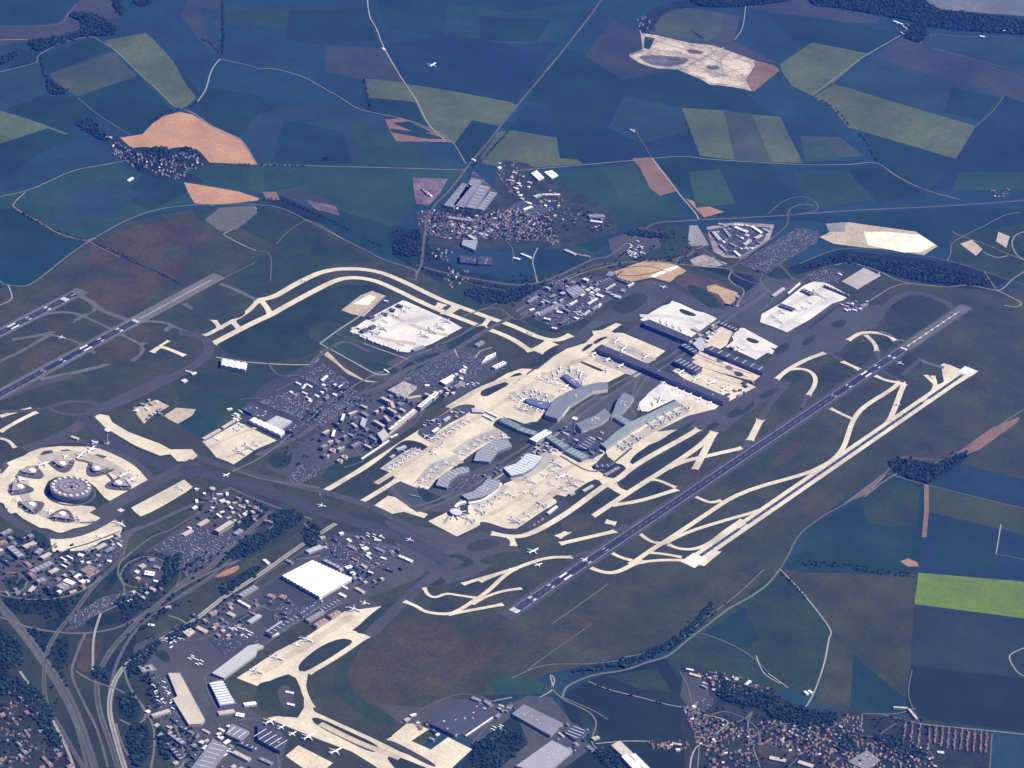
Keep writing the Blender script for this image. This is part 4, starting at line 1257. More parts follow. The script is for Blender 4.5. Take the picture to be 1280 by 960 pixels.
DOTS = """
v mauregard 120 135,178 150,178 165,190 190,196 215,196 232,186 248,196 258,207 238,214 225,226 205,221 188,214 170,212 150,200 138,190
v mesnil 360 540,262 560,268 600,272 625,262 650,262 690,285 702,300 695,306 660,300 640,303 600,295 560,300 535,292 525,275
v mesnil 30 622,205 650,203 658,240 640,245 625,225
v mesnil 45 690,238 720,265 760,270 770,285 745,292 715,285 690,270 665,245
v mesnil 14 520,268 540,262 537,280 522,285
v mesnil 12 532,310 552,310 570,318 560,330 540,322
v mesnil 20 560,335 590,340 588,352 565,362 555,350
v tremblay 90 860,895 880,890 900,900 930,910 925,925 905,925 885,935 870,930 865,912
v tremblay 300 930,915 945,905 970,900 985,905 1010,910 1035,905 1060,895 1078,900 1080,930 1120,925 1160,935 1170,960 1050,965 1000,945 960,930 930,935
v tremblay 22 808,926 860,928 862,938 815,936
v tremblay 40 880,930 905,928 935,935 955,965 880,965
v tremblay 40 868,835 890,840 940,850 965,865 940,870 900,862 880,858
v tremblay 25 855,885 872,880 875,910 862,920
v farfarm 10 1112,24 1140,32 1136,48 1124,42
v farfarm 22 1236,28 1278,32 1280,42 1245,42
v farfarm 14 1238,238 1262,236 1256,248 1242,248
v seclusters 90 -20,890 20,860 60,905 90,950 95,990 -20,990
v seclusters 12 795,22 815,20 812,40 800,38
l 17 1132,902 1128,932
l 17 1140,904 1137,936
l 17 1150,906 1147,938
l 17 1162,908 1160,936
l 17 1170,909 1168,930
l 17 1178,910 1176,934
l 17 1186,911 1184,936
l 17 1194,912 1192,938
l 17 1202,913 1200,938
l 17 1210,914 1208,940
l 17 1218,915 1216,941
l 17 1226,916 1225,942
l 17 1233,917 1232,942
k .7 322,502 360,490 395,492 385,512 375,528 365,520 345,513
k .8 372,472 402,455 440,480 425,492 400,485
k .8 398,500 440,486 458,500 400,535 385,520
k .8 500,475 560,445 600,448 612,452 590,475 545,484
k .7 188,688 215,672 245,655 265,665 300,668 305,672 232,722 220,700 213,697
k .8 355,600 380,578 408,590 375,606
k .8 925,330 970,300 1000,285 1025,290 1020,305 985,325 955,345
k .5 884,288 918,282 962,285 955,300 930,318 908,320
k .5 650,375 690,355 740,352 765,362 740,395 700,410 680,405
k .4 262,800 300,790 330,800 320,806 280,820
k .5 395,690 440,672 500,688 490,705 440,720 415,705
k .5 185,850 205,845 215,870 230,900 205,900
k .4 1004,345 1030,333 1055,340 1048,355 1015,352
k .4 340,765 352,752 385,760 345,785
k .4 690,930 715,938 695,960 670,960
k .3 475,520 440,515 425,540 440,555 470,560
k .4 550,275 620,270 650,250 690,262 640,300 560,300
k .3 95,692 145,672 155,690 120,715 100,705
k .4 700,545 720,538 745,555 730,565
k .5 560,610 590,590 600,600 572,618
k .5 866,880 890,870 892,880 880,890
k .5 590,212 618,238 600,245 585,235
c 24 205,800 215,794 230,796 228,802 214,812
c 24 286,786 300,782 316,793 308,800
c 14 232,822 240,818 254,828 250,834
c 22 187,850 194,848 208,882 200,884
c 16 200,855 206,853 222,888 216,890
c 22 783,307 797,300 812,310 800,323 788,322
c 14 780,316 790,312 800,322 795,326
c 14 572,478 600,480 598,485 575,486
c 12 540,560 552,555 551,560
c 12 262,953 290,935 292,940 268,958
c 12 610,913 625,905 632,910 618,920
c 10 700,560 716,548 735,556 715,566
c 14 290,520 300,512 303,520 296,528
c 12 690,385 700,378 708,384 700,392
c 10 716,392 724,388 730,394 722,400
c 14 730,372 742,366 748,372 738,378
c 12 455,663 480,670 478,680 458,672
w 85,20 97,14 125,20 148,38 140,45 105,45 85,52 48,65 40,60 32,52 60,48 85,46 105,36 100,26
w -40,80 0,72 20,64 25,67 15,75 0,83
w 57,98 65,102 88,117 65,119 60,112
w 138,-20 147,-10 155,18 150,20 142,10
w 165,0 185,-5 192,6 172,9
w 1010,-30 1130,-30 1165,12 1200,15 1280,25 1340,30 1340,50 1280,44 1165,35 1150,30 1120,22 1060,12 1005,6
w 860,-10 960,-15 1000,0 960,5 915,10 865,7
w 1128,45 1143,28 1155,28 1160,45 1150,55 1136,50
w 92,155 110,148 120,152 128,165 140,172 130,178 105,162
w 187,188 195,184 212,186 215,198 205,200 190,196
w 226,185 240,184 242,196 230,194
w 1108,580 1122,573 1150,577 1168,583 1180,575 1200,567 1212,565 1195,578 1160,605 1148,602 1125,594
w 990,340 1050,318 1100,325 1160,332 1240,350 1230,358 1170,354 1120,345 1060,325
w 495,300 515,290 525,285 528,320 510,322 490,318
w 712,838 760,832 800,822 850,795 890,752 893,756 855,800 812,824 765,836 715,842
w 590,935 615,915 640,908 660,928 620,965 590,965
w 775,292 800,288 830,292 842,300 800,297
w 575,367 600,360 640,368 660,355 670,362 640,380 600,378
w 740,936 765,935 780,965 760,965
w 955,885 1000,880 1020,892 1050,890 1040,903 1000,908 965,900
w 890,850 920,852 960,868 985,885 940,885 900,875
w 1090,915 1150,930 1160,950 1130,945 1095,930
w 1040,925 1060,915 1070,935 1050,945
w 160,825 180,812 202,795 196,815 170,842 160,850
w 212,790 240,778 245,782 220,800 205,806
w 285,690 320,672 355,655 360,662 320,690 300,700 285,702
w 115,835 130,835 140,850 118,855
w 150,870 165,865 176,880 168,898 152,895
w 195,905 210,915 215,945 205,955 198,930
w 160,905 185,905 188,945 170,965 160,940
w 140,750 170,745 175,752 150,765
w 275,738 290,728 322,705 328,712 300,732 278,748
w 62,736 75,736 76,746 66,748 60,742
w 205,700 228,690 226,708 205,735 195,738 205,722
w 0,785 25,800 30,830 10,840 -20,820 -20,780
w 50,870 60,900 80,930 75,945 40,895 30,870
w -20,845 40,850 70,900 60,905 20,870 -20,860
w 380,660 395,655 402,668 392,690 380,680
w 340,640 372,638 380,650 360,665 335,655
w 640,470 640,471 641,471
t 130 0,745 60,740 100,745 95,775 60,775 0,760
t 110 -10,655 40,672 75,690 70,735 0,730
t 40 30,780 70,795 60,840 40,810
t 50 60,800 85,800 85,860 70,880 60,840
t 60 165,820 185,830 205,870 210,900 190,880 175,850
t 120 150,750 220,740 215,760 180,790 160,810
t 60 215,905 240,910 260,950 230,960 212,930
t 50 300,620 350,640 390,650 380,665 330,655 290,640
t 90 400,490 450,480 470,500 430,530 410,560 470,570 480,545 430,520
t 40 480,500 530,500 510,530 480,540
t 80 930,915 1060,895 1160,935 1170,960 1000,955
t 260 540,262 690,270 700,300 600,300 540,295
t 50 870,840 965,860 985,885 900,870
t 90 135,178 258,207 238,214 170,212
t 30 725,255 770,290 700,290
t 40 -20,880 20,860 90,950 20,960
t 30 420,700 470,720 480,735 440,735
t 40 640,345 700,345 690,356 640,390
h 277,-10 279,40 277,72
h 190,152 210,140 225,137 240,133 248,127
h 252,50 262,54 275,68
h 1015,122 1033,130 1050,143 1062,158
h 1074,168 1084,180 1096,202
h 50,70 55,92 60,98
h 735,852 760,862 800,872 830,880
h 780,318 800,326 845,322
h 866,40 880,50
h 945,340 965,345
h 300,206 380,208
h 975,715 1000,740 1020,762
h 505,330 520,333 560,348 640,362
h 150,760 190,735 230,712 262,690
h 160,775 200,765 240,752
h 920,745 880,778 850,803 835,815
h 1110,895 1150,908 1200,914
x office_building bg,gy,bg,dk 26 34 422,530 455,508 470,512 478,540 440,556 405,572 400,545
x office_building bg,gy,wh 12 30 476,498 500,490 505,510 492,522 478,535
x office_building gy,bg,rb,dk 34 34 0,660 40,672 62,690 70,715 60,740 20,705 0,715
x storage_shed gy,bg,wh 22 24 100,690 150,668 158,672 140,700 115,712 98,705
x workshop bg,gy,wh,rb 24 26 70,700 100,700 120,720 95,745 70,740
x workshop wh,bg,gy 20 24 168,698 190,695 205,712 200,726 172,724
x workshop gy,wh,bg 24 22 240,610 290,612 330,640 300,655 262,640 245,632
x workshop bg,gy,rb 16 26 272,640 300,645 340,655 335,640 310,628 290,632
x workshop gy,wh,bg,dk 34 26 400,670 440,665 500,688 510,705 490,722 450,730 420,715
x warehouse dk,gy,rb 10 46 310,760 345,740 395,755 350,785 320,785
x workshop bg,gy,rb,dk 26 24 240,770 280,752 320,745 325,770 290,800 262,800
x workshop gy,dk,wh,bg 34 26 180,880 210,888 240,915 300,905 330,960 220,962 200,930
x office_building gy,wh,lg,dk 44 30 650,385 690,352 740,350 755,365 735,392 700,412 675,405
x warehouse gy,lg,dk 14 40 735,350 765,340 795,350 770,372 750,368
x warehouse gy,lg,bg,wh 26 30 888,290 915,280 962,284 955,300 930,318 905,315
x workshop gy,lg,bg 22 26 555,270 620,268 625,285 600,300 575,292
x workshop bg,wh,gy,rb 26 24 622,205 655,215 700,262 685,280 640,240
x workshop wh,gy,bg 16 24 585,455 570,490 540,505 525,498 545,485
x workshop bg,rb,gy 14 24 500,895 520,890 545,912 555,925 520,910
x workshop gy,bg 12 26 590,868 640,880 625,900 600,880
x service_building gy,bg,lg,dk 18 24 700,535 735,530 760,545 750,570 715,560
x service_building gy,bg,lg 14 20 640,575 680,552 700,560 660,590
x service_building dk,gy 10 18 600,595 625,580 632,590 610,600
x service_building lg,gy,bg 16 18 524,530 575,510 582,515 545,538
x service_building lg,gy 10 18 490,575 512,560 518,562 500,574
x workshop wh,gy 16 22 398,466 437,476 420,495 385,505 360,490
x workshop bg,wh,gy 12 22 160,505 195,498 212,512 185,525
x workshop gy,bg,dk 24 24 205,735 172,750 160,745 195,722
x workshop rb,gy,dk 40 24 -10,890 30,870 62,905 95,950 100,985 -10,985
x workshop gy,bg,rb 14 22 0,745 35,742 60,738 50,728 20,735
x workshop dk,gy,bg 18 24 690,900 740,915 760,935 700,945
x workshop bg,rb,gy 18 22 860,836 900,845 950,855 920,865 880,860
x service_building wh,gy,bg 18 24 845,425 880,430 905,405 890,402 860,428
x service_building gy,dk 8 20 930,470 945,478 920,500 905,495
x workshop gy,wh,bg 14 22 1050,380 1085,375 1090,386 1060,390
h 332,250 350,250 380,262 410,275 440,290 480,310
h 1000,702 1050,705 1100,713 1144,718
h 1003,706 1050,709 1100,717 1144,722
h 455,100 460,122 463,140
h 640,160 600,203 585,205
h 25,265 60,285 110,302
h 120,305 160,323 230,358
t 60 490,285 530,290 560,330 500,320
t 160 860,880 1160,900 1165,960 880,960
t 60 400,470 440,480 480,490 400,560 360,600 340,580
t 80 10,670 140,690 120,730 20,740
t 70 180,740 250,700 320,660 330,680 260,720 200,760
t 60 180,800 230,780 330,720 250,800
t 60 800,285 860,290 880,330 760,330
t 50 640,345 760,330 820,325 690,380
h 165,700 178,694 200,694 216,706 218,720 205,733 180,737 162,730 155,716 165,700
h 170,703 185,698
t 40 260,612 330,640 340,660 290,668 240,650
k .7 85,780 98,764 130,748 165,740 165,746 130,764 95,785
"""
# ------------------------------------------------------------------ camera
CAM = Vector((-12514.4743, -8990.3619, 8367.0255))
YAW, PIT, ROL, F = 0.93100953, 0.49165606, 0.11986192, 4404.589
fd = Vector((math.sin(YAW)*math.cos(PIT), math.cos(YAW)*math.cos(PIT), -math.sin(PIT)))
r0 = Vector((math.cos(YAW), -math.sin(YAW), 0)); u0 = r0.cross(fd)
rt = r0*math.cos(ROL) + u0*math.sin(ROL); up = -r0*math.sin(ROL) + u0*math.cos(ROL)
cd = bpy.data.cameras.new('camera'); cam = bpy.data.objects.new('camera', cd); C.objects.link(cam)
m = Matrix.Identity(4)
for i in range(3):
    m[i][0], m[i][1], m[i][2], m[i][3] = rt[i], up[i], -fd[i], CAM[i]
cam.matrix_world = m
cd.sensor_fit = 'HORIZONTAL'; cd.sensor_width = 36; cd.lens = F/1280*36
cd.clip_start = 10; cd.clip_end = 200000
sc.camera = cam

def at(x, y, h=0.0):
    "plan point (metres east, north of the airport centre) of a point of the survey sheet"
    d = fd*F + rt*(x-640) - up*(y-480)
    t = (h-CAM.z)/d.z
    p = CAM + d*t
    return Vector((p.x, p.y))

def todir(x, y, dx, dy):
    a, b = at(x, y), at(x+dx*3, y+dy*3)
    return math.atan2(b.y-a.y, b.x-a.x)

# ------------------------------------------------------------------ materials
MATS = {}
def nodes_of(name):
    mt = bpy.data.materials.new(name); mt.use_nodes = True
    nt = mt.node_tree; b = nt.nodes['Principled BSDF']
    return mt, nt, b
def mat(name, col, rough=.85, var=.25, big=.15, scale=30., stripe=0., ang=0., per=40., patch=None, pamt=0., metallic=0., spec=.3, fine=0.):
    if name in MATS: return MATS[name]
    mt, nt, b = nodes_of(name); N = nt.nodes; L = nt.links
    b.inputs['Roughness'].default_value = rough
    b.inputs['Metallic'].default_value = metallic
    b.inputs['Specular IOR Level'].default_value = spec
    geo = N.new('ShaderNodeNewGeometry')
    base = N.new('ShaderNodeRGB'); base.outputs[0].default_value = (*col, 1)
    out = base.outputs[0]
    def noise(sz, det=4, ro=.6):
        n = N.new('ShaderNodeTexNoise'); n.inputs['Scale'].default_value = 1./sz
        n.inputs['Detail'].default_value = det; n.inputs['Roughness'].default_value = ro
        L.new(geo.outputs['Position'], n.inputs['Vector']); return n.outputs['Fac']
    def mul(cin, fac, lo, hi, a=.3, c=.7):
        mr = N.new('ShaderNodeMapRange'); mr.inputs[1].default_value = a; mr.inputs[2].default_value = c
        mr.inputs[3].default_value = lo; mr.inputs[4].default_value = hi
        L.new(fac, mr.inputs[0])
        v = N.new('ShaderNodeVectorMath'); v.operation = 'SCALE'
        L.new(cin, v.inputs[0]); L.new(mr.outputs[0], v.inputs['Scale']); return v.outputs[0]
    if patch:
        mr = N.new('ShaderNodeMapRange'); mr.inputs[1].default_value = .42; mr.inputs[2].default_value = .62
        mr.inputs[4].default_value = pamt
        L.new(noise(scale*9, 5, .65), mr.inputs[0])
        mx = N.new('ShaderNodeMix'); mx.data_type = 'RGBA'
        L.new(mr.outputs[0], mx.inputs[0]); L.new(out, mx.inputs[6]); mx.inputs[7].default_value = (*patch, 1)
        out = mx.outputs[2]
    if var: out = mul(out, noise(scale), 1-var, 1+var)
    if big: out = mul(out, noise(scale*14, 3), 1-big, 1+big)
    if fine: out = mul(out, noise(7., 2, .7), 1-fine, 1+fine)
    if stripe:
        mp = N.new('ShaderNodeMapping'); mp.inputs['Rotation'].default_value = (0, 0, ang)
        L.new(geo.outputs['Position'], mp.inputs[0])
        w = N.new('ShaderNodeTexWave'); w.inputs['Scale'].default_value = .314/per
        w.inputs['Distortion'].default_value = .6; w.inputs['Detail'].default_value = 2
        L.new(mp.outputs[0], w.inputs['Vector']); out = mul(out, w.outputs['Fac'], 1-stripe, 1+stripe, 0, 1)
    L.new(out, b.inputs['Base Color'])
    MATS[name] = mt; return mt

HAZE = 1.2e-5; HCOL = (.0, .11, 1.0); SUNE = 5.0; SKYS = .05; EXPO = .68
PAL = {
 'brd4': ((.021, .034, .009), 'grass'),
 'vil': ((.022, .028, .012), 'rough'), 'vil2': ((0.03, 0.042, 0.028), 'rough'),
 'brd3': ((0.036, 0.036, 0.01), 'grass'), 'cg': ((0.42, 0.38, 0.31), 'conc'), 'cg2': ((0.52, 0.45, 0.32), 'conc'), 'cgw': ((.58, .56, .52), 'conc'),
 'dkg': ((0.01, 0.026, 0.005), 'grass'), 'dgq': ((.008, .035, .022), 'crop'), 'aspm': ((0.05, 0.053, 0.046), 'asph'),
 'bl': ((0.008, 0.034, 0.042), 'crop'), 'bl2': ((0.013, 0.038, 0.038), 'crop'), 'bl3': ((0.012, 0.025, 0.016), 'crop'),  # bl and bd carry the blue of distance haze in the crop colour
 'bd': ((0.006, 0.025, 0.033), 'crop'), 'tl': ((0.005, 0.031, 0.026), 'crop'), 'tl2': ((0.009, 0.042, 0.034), 'crop'),
 'dg': ((0.005, 0.028, 0.015), 'crop'), 'dg2': ((0.005, 0.028, 0.02), 'crop'), 'dg3': ((0.013, 0.031, 0.006), 'grass'),
 'gr': ((0.012, 0.042, 0.02), 'crop'), 'gr2': ((0.018, 0.052, 0.022), 'crop'),
 'ol': ((0.06, 0.085, 0.032), 'crop'), 'ol2': ((0.036, 0.056, 0.028), 'crop'), 'ol3': ((0.028, 0.045, 0.009), 'crop'),
 'li': ((.06, .1, .035), 'crop'), 'lm': ((0.1, 0.17, 0.008), 'crop'), 'lp': ((.1, .12, .13), 'crop'),
 'br': ((0.035, 0.04, 0.036), 'crop'), 'br2': ((0.026, 0.038, 0.036), 'crop'), 'br3': ((0.19, 0.115, 0.07), 'soil'),
 'brd': ((0.027, 0.035, 0.01), 'grass'), 'brd2': ((0.032, 0.034, 0.008), 'grass'), 'brr': ((0.04, 0.036, 0.013), 'grass'), 'brn': ((0.055, 0.04, 0.028), 'grass'),
 'dk': ((0.005, 0.015, 0.004), 'grass'), 'dk2': ((0.004, 0.012, 0.012), 'grass'), 'dkn': ((0.008, 0.012, 0.006), 'rough'),
 'dgr': ((0.017, 0.026, 0.007), 'grass'), 'dgr2': ((0.015, 0.034, 0.008), 'grass'), 'grs': ((0.02, 0.04, 0.014), 'grass'),
 'tn': ((0.42, 0.235, 0.115), 'soil'), 'tn2': ((0.32, 0.18, 0.09), 'soil'), 'tn3': ((0.4, 0.28, 0.15), 'soil'), 'tn4': ((.45, .37, .26), 'soil'), 'tnc': ((.6, .5, .37), 'soil'),
 'sn': ((.85, .76, .6), 'soil'), 'qu': ((0.46, 0.39, 0.29), 'rough'), 'qs': ((0.58, 0.5, 0.38), 'soil'), 'qd': ((.12, .12, .12), 'rough'),
 'wod': ((0.006, 0.018, 0.014), 'grass'), 'wod2': ((0.006, 0.018, 0.014), 'grass'), 'pu': ((.17, .12, .14), 'rough'), 'stp': ((.13, .1, .09), 'rough'), 'bz': ((0.3, 0.27, 0.23), 'rough'),
 'con': ((0.62, 0.55, 0.4), 'conc'), 'cw': ((0.68, 0.65, 0.57), 'conc'),
 'asp': ((0.052, 0.054, 0.047), 'asph'), 'aspd': ((0.036, 0.039, 0.036), 'asph'), 'aspb': ((0.045, 0.048, 0.06), 'asph'), 'aspl': ((.34, .31, .28), 'asph'), 'asl': ((0.092, 0.094, 0.08), 'asph'),
 'asl2': ((0.08, 0.078, 0.068), 'asph'), 'asm': ((0.115, 0.112, 0.1), 'asph'), 'ass': ((.2, .2, .2), 'asph'), 'asp2': ((.2, .2, .21), 'asph'), 'park': ((0.043, 0.047, 0.047), 'asph'),
 'run': ((0.026, 0.03, 0.04), 'asph'), 'rsh': ((0.05, 0.053, 0.053), 'asph'), 'asd': ((0.032, 0.035, 0.06), 'asph'),
 'rl': ((0.08, 0.08, 0.07), 'asph'), 'rw': ((0.26, 0.25, 0.21), 'asph'), 'ry': ((0.17, 0.17, 0.1), 'asph'), 'rg': ((0.11, 0.12, 0.09), 'asph'), 'rp': ((.1, .09, .08), 'asph'),
}

AX = todir(640, 765, 2, -1.34)      # runway bearing

def gm(k, i=0):
    "ground surface material of a colour key"
    col, kind = PAL[k]
    if kind == 'crop':
        v = i % 3; rr = random.Random(i*7+3); j = .94+.12*rr.random()
        return mat('crop_%s_%d' % (k, i % 4), tuple(c*j for c in col), var=.15, big=.25, scale=34, stripe=[.05, .02, .07, .03][i % 4],
                   ang=[AX+.4, AX+1.9, AX-.2, AX+1.2][i % 4], per=[22, 30, 16, 26][i % 4], fine=.10, patch=(col[0]*1.6, col[1]*1.25, col[2]*1.1), pamt=.55)
    if kind == 'grass': return mat('turf_'+k, col, var=.22, big=.25, scale=22, patch=(col[0]*1.55, col[1]*1.3, col[2]*1.1), pamt=.8, fine=.2, stripe=.08, ang=AX+1.571, per=9)
    if kind == 'soil': return mat('soil_'+k, col, var=.2, big=.15, scale=14, fine=.15, patch=tuple(c*.72 for c in col), pamt=.5)
    if kind == 'rough': return mat('rough_'+k, col, var=.45, big=.3, scale=9, fine=.4, patch=tuple(c*.45 for c in col), pamt=.8)
    if kind == 'conc': return mat('concrete_'+k, col, var=.1, big=.1, scale=22, fine=.12, patch=(col[0]*.66, col[1]*.66, col[2]*.72), pamt=.65, stripe=.02, ang=AX, per=26)
    if kind == 'asph': return mat('asphalt_'+k, col, var=.12, big=.14, scale=26, fine=.14, patch=tuple(c*1.3 for c in col), pamt=.5)

# ------------------------------------------------------------------ helpers
def obj(name, me, parent=None, loc=None, rz=None):
    o = bpy.data.objects.new(name, me); C.objects.link(o)
    if parent: o.parent = parent
    if loc is not None: o.location = loc
    if rz is not None: o.rotation_euler = (0, 0, rz)
    return o
def mesh(name, vs, fs, mats, mi=None, smooth=False):
    me = bpy.data.meshes.new(name); me.from_pydata([tuple(v) for v in vs], [], fs)
    for q in mats: me.materials.append(q)
    if mi: me.polygons.foreach_set('material_index', mi)
    if smooth: me.polygons.foreach_set('use_smooth', [True]*len(me.polygons))
    me.update(); return me
def empty(name, x, y, z, rz=0):
    o = bpy.data.objects.new(name, None); o.empty_display_size = 5; C.objects.link(o)
    o.location = (x, y, z); o.rotation_euler = (0, 0, rz); return o
THINGS = []     # (object, description, category, px, py, group)
def tell(o, desc, cat, px, py, group=None): THINGS.append([o, desc, cat, px, py, group])

SHEETS = []     # (bbox, poly, z)
def inside(p, poly):
    x, y = p; c = False; n = len(poly); j = n-1
    for i in range(n):
        xi, yi = poly[i]; xj, yj = poly[j]
        if (yi > y) != (yj > y) and x < (xj-xi)*(y-yi)/(yj-yi)+xi: c = not c
        j = i
    return c
def ztop(x, y):
    z = 0.
    for (a, b, c, d), poly, zz in SHEETS:
        if zz > z and a <= x <= c and b <= y <= d and inside((x, y), poly): z = zz
    return z
STEP = .05
def sheet(name, poly, material, thick=0.):
    a, b = min(p[0] for p in poly), min(p[1] for p in poly)
    c, d = max(p[0] for p in poly), max(p[1] for p in poly)
    z = 0.
    for (a2, b2, c2, d2), _, zz in SHEETS:
        if zz > z and a < c2 and c > a2 and b < d2 and d > b2: z = zz
    z += STEP
    tris = tessellate_polygon([[Vector((p[0], p[1], 0)) for p in poly]])
    vs = [(p[0], p[1], z) for p in poly]
    fs = []
    for t in tris:
        p, q, r = (vs[k] for k in t)
        if (q[0]-p[0])*(r[1]-p[1])-(q[1]-p[1])*(r[0]-p[0]) < 0: t = (t[0], t[2], t[1])
        fs.append(t)
    o = obj(name, mesh(name, vs, fs, [material])); o['kind'] = 'structure'
    SHEETS.append(((a, b, c, d), poly, z)); return o
def chaikin(pts, n=2, closed=True):
    for _ in range(n):
        q = []
        N_ = len(pts)
        for i in range(N_ if closed else N_-1):
            p0, p1 = pts[i], pts[(i+1) % N_]
            q.append(p0*.75+p1*.25); q.append(p0*.25+p1*.75)
        if not closed: q = [pts[0]]+q+[pts[-1]]
        pts = q
    return pts
def curve(pts, n=5):
    out = []
    for i in range(len(pts)-1):
        p0 = pts[max(i-1, 0)]; p1 = pts[i]; p2 = pts[i+1]; p3 = pts[min(i+2, len(pts)-1)]
        for k in range(n):
            t = k/n
            out.append(.5*((2*p1)+(p2-p0)*t+(2*p0-5*p1+4*p2-p3)*t*t+(3*p1-p0-3*p2+p3)*t**3))
    out.append(pts[-1]); return out
def ribbon(pts, w, flare=False):
    l, r = [], []; W0 = w
    for i, p in enumerate(pts):
        t = (pts[min(i+1, len(pts)-1)]-pts[max(i-1, 0)])
        if t.length < 1e-6: t = Vector((1, 0))
        if flare:
            e = min((p-pts[0]).length, (p-pts[-1]).length); w = W0*(1+.4*max(0, 1-e/40)**2)
        t.normalize(); n = Vector((-t.y, t.x))*(w/2)
        l.append(p+n); r.append(p-n)
    return l+r[::-1]
def strip(name, pts, w, material, flare=False):
    "ribbon sheet built as quads so tight curves stay clean"
    if flare and (pts[0]-pts[-1]).length > 120:
        k = (pts[1]-pts[0]).normalized(); j = (pts[-2]-pts[-1]).normalized()
        pts = [pts[0], pts[0]+k*min(14, (pts[1]-pts[0]).length*.4)]+pts[1:-1]+[pts[-1]+j*min(14, (pts[-2]-pts[-1]).length*.4), pts[-1]]
    rb = ribbon(pts, w, flare); n = len(pts)
    a, b = min(p[0] for p in rb), min(p[1] for p in rb); c, d = max(p[0] for p in rb), max(p[1] for p in rb)
    z = 0.
    for (a2, b2, c2, d2), _, zz in SHEETS:
        if zz > z and a < c2 and c > a2 and b < d2 and d > b2: z = zz
    z += STEP
    vs = [(p[0], p[1], z) for p in rb]
    fs = [(i, 2*n-1-i, 2*n-2-i, i+1) for i in range(n-1)]
    o = obj(name, mesh(name, vs, fs, [material])); o['kind'] = 'structure'
    SHEETS.append(((a, b, c, d), [tuple(p) for p in rb], z))
    if name in ('road', 'taxiway'): ROADS.append(SHEETS[-1])
    return o
ROADS = []
def onroad(x, y):
    return any(a <= x <= c and b <= y <= d and inside((x, y), q) for (a, b, c, d), q, _ in ROADS)
def rows(txt):
    for ln in txt.strip().splitlines():
        ln = ln.split('#')[0].split()
        if ln: yield ln
def pt(s): x, y = s.split(','); return float(x), float(y)

# ------------------------------------------------------------------ ground and flat surfaces
G = 42000
gme = mesh('ground', [(-G, -G, 0), (G, -G, 0), (G, G, 0), (-G, G, 0)], [(0, 1, 2, 3)], [gm('bl', 1)])
g = obj('ground', gme); g['kind'] = 'structure'
NAMES = {'crop': 'field', 'grass': 'airfield_grass', 'soil': 'bare_soil', 'rough': 'rough_ground', 'conc': 'apron', 'asph': 'pavement'}
fi = 0
for ln in rows(FLAT):
    k = ln[0]
    if k in 'fag' and len(k) == 1:
        P = [at(*pt(s)) for s in ln[2:]]
        if k == 'g': P = chaikin(P, 2)
        elif k == 'f' and ln[1] in ('brr', 'brd3', 'grs', 'dkg', 'dgr2', 'brn', 'wod', 'wod2'): P = chaikin(P, 2)
        elif k == 'f' and ln[1] in ('qs', 'qd'): P = chaikin(P, 1)
        nm = NAMES[PAL[ln[1]][1]]
        if ln[1] in ('wod', 'wod2', 'dk2'): nm = 'wood_floor'
        fi += 1
        sheet(nm, [tuple(p) for p in P], gm(ln[1], fi))
    elif k in 'srm':
        w = float(ln[2]); P = [at(*pt(s)) for s in ln[3:]]
        P = chaikin(P, 2, False) if k == 's' and len(P) > 2 else curve(P)
        if k == 's':
            strip('taxiway', P, w*(1.06 if ln[1] == 'con' else 1.1), gm(ln[1]), flare=ln[1] in ('con', 'asl'))
        else:
            strip('road', P, w*(.62 if k == 'r' else 1), gm(ln[1]))
            if k == 'm' and w >= 20:      # lane lines and central reserve
                strip('central_reserve', P, 2.6, gm('dgr'))

